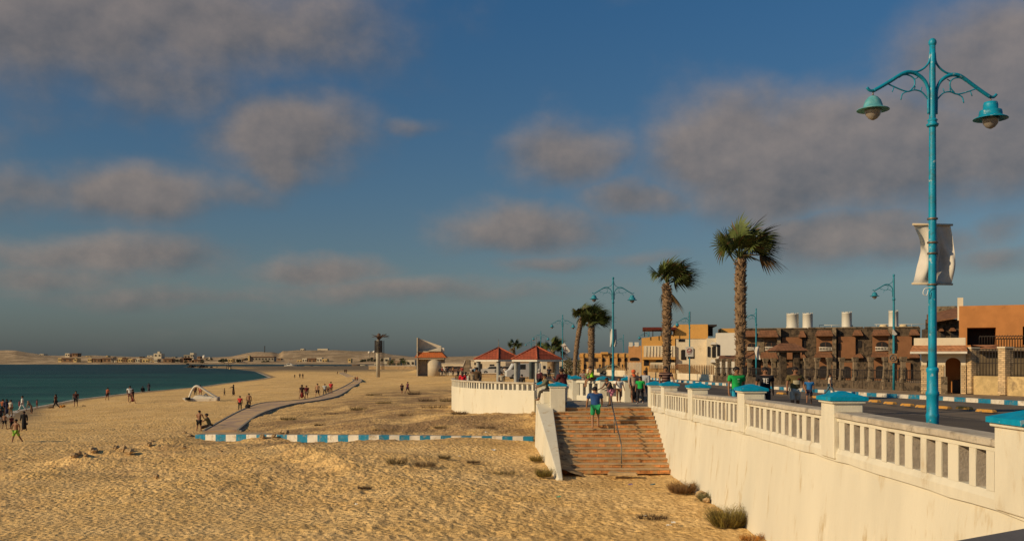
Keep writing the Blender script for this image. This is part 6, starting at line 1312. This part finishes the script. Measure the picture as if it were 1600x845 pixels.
# round the stairs
person(Vector((1.90,49.7,-1.64)),1.72,-85,'barefoot boy in a grey green shirt sitting on the low wall left of the stairs',top=(.13,.135,.09),sleeve=2,bottom=(.07,.06,.05),hair='hair',near=True,lean=14,headt=12,legs=((72,62),(80,74)),arms=((22,6,35),(26,6,50)),seat=.2)
person(at(881.5,50.2,Z+.03),1.95,-140,'man in a maroon shirt and white trousers leaning by the pier',top=(.085,.016,.016),sleeve=2,bottom=(.58,.52,.45),near=True,lean=14,legs=((2,2),(70,80)),arms=((14,6,100),(10,8,110)),shoes=(.05,.02,.02))
person(Vector((W(926,56.3),56.3,-1.16)),1.5,-75,'boy in a neon green vest sitting on the balustrade behind the landing',top=(.36,.80,.02),sleeve=0,bottom=(.10,.05,.03),bt='short',near=True,lean=16,legs=((75,70),(70,62)),arms=((22,6,30),(18,6,40)),seat=.2,sk=skin_l)
yb=46.0; zb_=ZB+(math.floor((yb-YB)/dr)+1)*dz
person(Vector((W(930.5,yb),yb,zb_)),2.1,180,'man in a blue shirt and green shorts climbing the stairs',top=(.018,.06,.18),sleeve=1,bottom=(.02,.26,.10),bt='short',near=True,lean=26,headt=14,legs=((30,34),(-4,8)),arms=((18,16,22),(-6,18,20)),sk=skin_l)
person(at(955.5,50.3,Z),1.55,-60,'girl in a black top and pink skirt leaning over the handrail',top=(.02,.02,.025),sleeve=0,bottom=(.50,.18,.26),bt='short',near=True,lean=30,hair='longhair',arms=((16,6,35),(22,6,30)),legs=((2,4),(14,24)),shoes=BK)
person(at(967,54.0,Z),1.45,10,'boy in a white shirt and brown trousers standing on the landing',top=(.72,.68,.60),bottom=(.20,.10,.05),near=True,arms=((40,10,100),(10,18,20)),sk=skin_l)
person(at(990,54.2,Z),1.85,15,'woman in a bright orange scarf and black skirt on the landing',top=(.42,.30,.22),sleeve=2,bottom=BK,bt='skirt',hair='scarf',hairc=(.62,.12,.04),near=True)
person(at(1000.5,52.8,Z),1.5,-30,'child in a bright green top and black trousers beside the orange scarfed woman',top=(.01,.33,.06),bottom=BK,near=True,hair='longhair',shoes=(.5,.48,.45))
person(at(1008,55.5,Z),1.8,-40,'woman in a pale grey shirt with a black bag beside the green child',top=(.35,.36,.38),sleeve=2,bottom=(.08,.12,.18),hair='longhair',near=True,arms=((60,8,110),(10,12,20)),extra=lambda t,J,h: MB().ell((J['chest']+Vector((.05,.07,0)))*h,(.06*h,.05*h,.10*h),10,7).build('backpack',cloth(BK),t,local=True))
# promenade
stripe=mat('striped_cloth',(.045,.018,.016),.9,.1,5,kind='stripe',kp=(7.5,(.34,.22,.17)))
person(at(1040,46.5,-2.13),1.83,5,'man in a dark striped polo shirt behind the balustrade end',top=(.05,.02,.02),topmat=stripe,bottom=(.04,.07,.14),near=True,arms=((5,12,15),(30,20,12)),sk=skin_m)
def prt(cols,boxes):
    def f(t,J,h):
        for nm,c_,(x0,x1,z0,z1,yo) in boxes:
            c=J['chest']*h; mb=MB(); n=8; vs=[]
            for k in range(n+1):
                x=x0+(x1-x0)*k/n; yy=-math.sqrt(max(.0,1-(x/.112)**2))*.076
                for zz_ in (z0,z1): vs.append((c.x+x*h,c.y+(yy-.002-yo)*h,c.z+zz_*h))
            vs+=[(a,b+.006*h,d) for a,b,d in vs]; m_=2*(n+1)
            mb.add(vs,[(2*k,2*k+2,2*k+3,2*k+1) for k in range(n)]+[(m_+2*k,m_+2*k+1,m_+2*k+3,m_+2*k+2) for k in range(n)]); mb.build(nm,cloth(c_),t,local=True)
    return f
wl=(.72,.68,.62)
person(at(1151,33.6,-2.03),1.80,10,'man in a bright green T shirt and blue shorts looking sideways behind the balustrade',top=(.01,.34,.07),bottom=(.02,.28,.42),bt='short',near=True,headr=25,arms=((0,12,10),(-10,10,12)),extra=prt(0,[('print',(.35,.55,.35),(-.018,.026,.015,.035,0)),('print',(.30,.5,.32),(-.012,.020,-.03,-.02,0))]))
person(at(1195.5,34.3,-2.03),1.78,-5,'young man in a black T shirt with big white letters',top=(.012,.012,.016),bottom=(.04,.035,.04),near=True,headr=20,arms=((-10,14,45),(-12,10,20)),extra=prt(0,[('print',wl,(-.052,-.006,.030,.045,0)),('print',wl,(-.038,-.022,-.058,.031,0)),('print',wl,(.000,.016,-.058,.045,0)),('print',wl,(.016,.048,.030,.045,0)),('print',wl,(.016,.044,-.012,.002,0)),('print',wl,(.016,.048,-.058,-.044,0))]))
person(at(1242.5,35.0,-2.03),1.78,5,'man in an olive T shirt with a cream front panel and pale shorts',top=(.13,.095,.035),bottom=(.52,.46,.37),bt='short',near=True,headr=10,arms=((-4,13,12),(8,13,25)),extra=prt(0,[('front_panel',(.55,.47,.30),(-.062,.060,-.085,-.005,0)),('red_shoulder',(.28,.03,.03),(.02,.07,.0,.035,.001))]))
person(at(1264.5,45.5,-2.1),1.27,160,'barefoot boy in a blue T shirt and dark shorts crossing behind the man in olive',top=(.02,.13,.33),bottom=(.02,.02,.04),bt='short',near=True,legs=((10,12),(-18,16)),arms=((6,10,10),(-38,24,10)),sk=skin_m)
person(at(1297,61.5,float(zr(61))-.12),1.48,70,'youth in a cream T shirt and blue jeans walking across the road',top=(.58,.48,.36),bottom=(.07,.13,.17),near=True,legs=((26,6),(-22,18)),arms=((0,10,10),(-24,14,30)))
for i,(px,d,c,lab) in enumerate([(921,64,(.10,.3,.06),'distant person in green behind the neon vest boy'),(912,66,(.3,.22,.18),'distant person in brown left of the neon vest boy')]): person(at(px,d,-2.25),1.6,0,lab,top=c,bottom=BK)
for i in range(14):
    px=[691,695,699,708,716,722,737,742,748,778,789,797,823,858][i]; d=[165,166,163,168,160,162,150,152,151,158,150,154,130,120][i]
    person(at(px,d,-2.75 if d>140 else -2.5),1.65,random.choice([0,90,180]),'one of the tiny distant people standing near the market buildings',top=random.choice([(.3,.05,.04),(.5,.45,.4),(.03,.03,.04),(.1,.2,.3),(.35,.2,.1)]),bottom=random.choice([BK,(.1,.08,.06)]),group='tiny distant people near the market')

# ------------------------------------------------------------------ pedal boat, float, rocks, scrub, litter
p=solve(314,627); k=p.y/F; t=thing('pedal_boat','white pedal boat hull with an arched tube slide stranded on the sand','pedal boat',p)
q=lambda px,py,dy=0:Vector((W(px,p.y+dy),p.y+dy,p.z+(627-py)*k)); wh=mat('boat_white',(.62,.56,.45),.6,.1,2,.2,10,stain=(.40,.32,.22),samt=.4)
for dy in (0,1.6):
    mb=MB(); a=q(287,627,dy);b=q(341,627,dy); mb.hexa([(a.x+.3,p.y+dy,p.z-.1),(b.x,p.y+dy,p.z-.1),(b.x,p.y+dy+.7,p.z-.1),(a.x+.3,p.y+dy+.7,p.z-.1)],[(a.x-.2,p.y+dy-.05,p.z+4.5*k),(b.x,p.y+dy-.05,p.z+6.5*k),(b.x,p.y+dy+.75,p.z+6.5*k),(a.x-.2,p.y+dy+.75,p.z+4.5*k)]); mb.build('hull',wh,t,bevel=.08)
mb=MB(); a=q(298,622);b=q(336,622); mb.hexa([(a.x,p.y+.3,p.z+4*k),(b.x,p.y+.3,p.z+5*k),(b.x,p.y+2,p.z+5*k),(a.x,p.y+2,p.z+4*k)],[(a.x+.4,p.y+.4,p.z+9.5*k),(b.x-.5,p.y+.4,p.z+7*k),(b.x-.5,p.y+1.9,p.z+7*k),(a.x+.4,p.y+1.9,p.z+9.5*k)]); mb.build('seat_deck',wh,t,bevel=.06)
for dy in (.3,1.9): MB().tube(crv([q(295.5,621,dy),q(299,612,dy),q(303,605.5,dy),q(308,603.3,dy),q(314,606,dy),q(325,613,dy),q(339,621.5,dy)],5),.11,8).build('slide_tube',wh,t)
mb=MB(); mb.tube([q(318,620,1),q(322,616,1),q(324,619,1)],.14,6); mb.build('seat',wh,t); MB().lathe([(.3,0),(.3,.3)],q(293.5,624.5,-.2),10).build('fender',tyre,t); MB().tube([q(338,624,-.1),q(342,624,-.1)],.3,10).build('fender',rawconc,t)
p=solve(97,636.5); mb=MB(); k=p.y/F
for i in range(6): mb.rock(p+Vector((random.uniform(-3,3)*k,random.uniform(-.3,.3),random.uniform(1,3.4)*k)),2.0*k,i+5,sq=.8)
tag(mb.build('beach_bundle',mat('orange_cloth',(.55,.24,.04),.8,.2,4)),'small orange yellow bundle lying on the sand near the waterline','bundle')
p=solve(79.5,637.5); tag(MB().ell(p+Vector((0,0,.08)),(.35,.2,.12),10,6).build('dark_bundle',twigd),'small dark heap left of the orange bundle','bundle')
p=solve(131,634.5); tag(MB().rock(p,.3,8,sq=.4).build('seaweed_heap',twigd),'small dark seaweed heap right of the man in maroon','seaweed')
ROCK=[(193,703,4.2,'upright square'),(181,701,3.6,'dark flat'),(203,708,5,'rounded pale'),(116,713,4,'pale low'),(123,709,3.5,'brown'),(134,712,3,'small pale'),(146,706,4.5,'dark sided'),(233,696,3.6,'grey'),(238,692,3,'small dark'),(244,746,3.4,'lone brown'),(288,700,2.6,'small tan'),(297,683,5,'pale jagged'),(289,678,4,'pale flat'),(410,684,5,'orange brown'),(428,682,4,'pale tan'),(446,678,6,'high pale'),(441,676,4,'pointed'),(455,685,4,'brown'),(345,706,2.5,'tiny dark'),(1096,778,7,'orange tan'),(1104,783,4,'pale small'),(1087,764,6,'buried tan'),(833,646,3,'broken grey'),(838,640,3.5,'broken pale'),(829,650,2.6,'small grey')]
for i,(px,py,s,lab) in enumerate(ROCK):
    p=solve(px,py); r=s*(1.45 if py>690 else 1.1)/F*p.y; tag(MB().rock(p+Vector((0,0,r*.45)),r,i*7+3,sq=.95 if i==0 else .7).build('sand_rock',stonel),'%s rock %s'%(lab,['in the broken row on the left of the beach' if px<250 else 'beside the blue end of the painted kerb' if px<300 else 'on the sand heap burying the kerb' if px<460 else 'among the scrub at the foot of the promenade wall' if px>1000 else 'in the rubble left of the stair wall'][0]),'rock','loose rocks on the sand')
def scrub(name,lab,px,py,w_,h_,m,n,seed,grp=None,leafy=True):
    rr=random.Random(seed); p=solve(px,py); k=p.y/F; w_*=k; h_*=k; mb=MB()
    for i in range(n):
        a=rr.uniform(0,6.283); r_=w_*math.sqrt(rr.random())*.42; b=p+Vector((r_*math.cos(a),r_*math.sin(a)*.8,-.03)); ou=Vector((math.cos(a)*rr.uniform(.1,.8),math.sin(a)*rr.uniform(.1,.8),rr.uniform(.5,1))).normalized(); L=h_*rr.uniform(.45,1.05); th=.004+.0022*k*F/30
        e=b+ou*L; m1=b+ou*L*.5+Vector((rr.uniform(-1,1),rr.uniform(-1,1),0))*.08*L; s=Vector((rr.uniform(-1,1),rr.uniform(-1,1),.2)).normalized()*th
        mb.add([b-s,b+s,m1+s*.8,m1-s*.8,e],[(0,1,2,3),(3,2,4)],0 if rr.random()<.75 else 1)
        if leafy:
            for j in range(3):
                f=rr.uniform(.35,1); c=b+(e-b)*f; v=Vector((rr.uniform(-1,1),rr.uniform(-1,1),rr.uniform(0,1)))*L*.22; mb.add([c-s*.8,c+s*.8,c+v],[(0,1,2)],0 if rr.random()<.7 else 1)
    tag(mb.build(name,[m,twigd]),lab,'shrub',grp)
green=mat('scrub_green',(.24,.185,.04),.7,.35,5); grey=mat('scrub_grey',(.22,.20,.09),.8,.3,5); red_=mat('scrub_brown',(.24,.13,.05),.85,.35,5)
scrub('desert_shrub','largest olive green shrub at the foot of the promenade wall',1138,820,54,34,green,1500,1)
scrub('desert_shrub','grey green shrub behind the orange rock by the promenade wall',1103,781,22,16,grey,420,2)
scrub('desert_shrub','brown dry shrub farthest along the foot of the promenade wall',1066,768,44,20,red_,800,3)
scrub('desert_shrub','low green tuft at the lower end of the stair side wall',850,743,26,16,green,420,4); scrub('desert_shrub','small green tuft left of the stair side wall',838,719,20,12,green,260,5)
scrub('dry_plant','dry flowering weeds at the bottom edge below the promenade wall',1175,842,44,12,mat('scrub_orange',(.45,.19,.03),.8,.3,6),260,6)
scrub('dry_plant','dark low dry brush left of the white litter near the wall',1018,808,56,7,twigd,420,7)
for i,(px,py,w_,h_) in enumerate([(620,723,36,15),(664,727,40,13),(695,715,20,8),(570,762,26,6),(788,739,46,7),(500,665,20,6),(560,640,30,8),(640,650,38,8),(600,672,44,6),(680,638,46,9),(700,627,30,9),(648,616,24,7),(585,618,30,6),(668,626,34,6),(690,668,30,6),(760,668,34,5),(450,655,28,7),(520,648,30,6),(770,695,34,5),(740,722,24,6),(600,630,30,6),(718,646,30,7)]):
    scrub('dry_brush','low dead brush clump scattered on the sand inland of the beach path',px,py,w_,h_,twigd if i%2 else twig,240,i+20,'dead brush clumps on the sand',False)
rr=random.Random(9)
for i,(px,py,s,c) in enumerate([(771,704,4,litterw),(601,658,3,litterw),(718,713,2.5,litterw),(1045,822,5,litterw),(1052,817,4,litterw),(1020,758,5,mat('litter_blue',(.05,.14,.18),.6)),(873,777,4,mat('litter_green',(.10,.35,.22),.6)),(1008,806,3,litterw),(556,788,3,litterw),(470,789,2,litterw),(227,752,3,litterw),(740,768,3,mat('litter_green',(.1,.3,.2))),(760,676,3,litterw),(956,738,3,litterw),(985,758,4,mat('litter_violet',(.18,.12,.35),.6)),(968,742,3,litterw),(1130,822,4,litterw),(777,753,2.5,litterw)]):
    p=solve(px,py) if not(940<px<1000 and py<745) else Vector((W(px,41.2),41.2,-4.9)); r=s*.8/F*p.y; mb=MB(); n=5; vs=[]
    for a in range(n):
        for b in range(n): vs.append(p+Vector(((a/(n-1)-.5)*r*2,(b/(n-1)-.5)*r*1.6,r*.5+rr.uniform(-.35,.45)*r)))
    mb.add(vs,[(a*n+b,a*n+b+1,(a+1)*n+b+1,(a+1)*n+b) for a in range(n-1) for b in range(n-1)]); tag(mb.build('litter',c),'crumpled scrap of litter lying on the sand','litter','scraps of litter on the sand')
p=Vector((W(972,40.9),40.9,-4.88)); mb=MB(); mb.hexa([p+Vector(v) for v in ((-.65,-.25,0),(.6,-.35,0),(.7,.2,0),(-.5,.3,0))],[p+Vector(v) for v in ((-.62,-.22,.12),(.55,-.3,.10),(.66,.18,.07),(-.48,.27,.13))]); tag(mb.build('broken_slab',stonel),'flat broken slab lying at the foot of the stairs below the handrail','slab')
# gravel and broken shells
mb=MB(); rr=random.Random(44)
for i in range(5200):
    px=rr.uniform(-60,1200); d=14+ (rr.random()**1.4)*85; X=W(px,d)
    if X>6.8: continue
    if rr.random()<.35: d=rr.uniform(48,75); X=rr.uniform(-17,1)
    mb.m.append(0) if False else None
    mb.v.append((X,d,0)); 
XY=np.array([(v[0],v[1]) for v in mb.v]); zz0=gz(XY[:,0],XY[:,1],micro=True); mb=MB()
for (X,Y),z0 in zip(XY,zz0):
    if 1<X and 41<Y<60: continue
    r=rr.uniform(.010,.032)*(1 if Y<45 else 1.7); a=rr.uniform(0,6.28); 
    b=[Vector((X+r*math.cos(a+q_),Y+r*math.sin(a+q_),z0-.01)) for q_ in (0,1.7,3.3,4.8)]; t_=Vector((X+rr.uniform(-.3,.3)*r,Y,z0+r*rr.uniform(.4,1.1))); mb.add(b+[t_],[(0,1,4),(1,2,4),(2,3,4),(3,0,4)])
o=mb.build('gravel',mat('gravel_stone',(.42,.31,.19),.9,.4,1.5,world=True)); tag(o,'small stones and shells strewn over the sand','gravel',kind='stuff')

# ------------------------------------------------------------------ turn the skinned figures into plain meshes
bpy.context.view_layer.update(); dg=bpy.context.evaluated_depsgraph_get(); new=[]
for o in SKINS: new.append(bpy.data.meshes.new_from_object(o.evaluated_get(dg)))
for o,me in zip(SKINS,new):
    o.modifiers.clear(); mt=list(o.data.materials); o.data=me
    if not me.materials:
        for m in mt: me.materials.append(m)
    me.polygons.foreach_set('use_smooth',[True]*len(me.polygons))
sc.cycles.samples=128
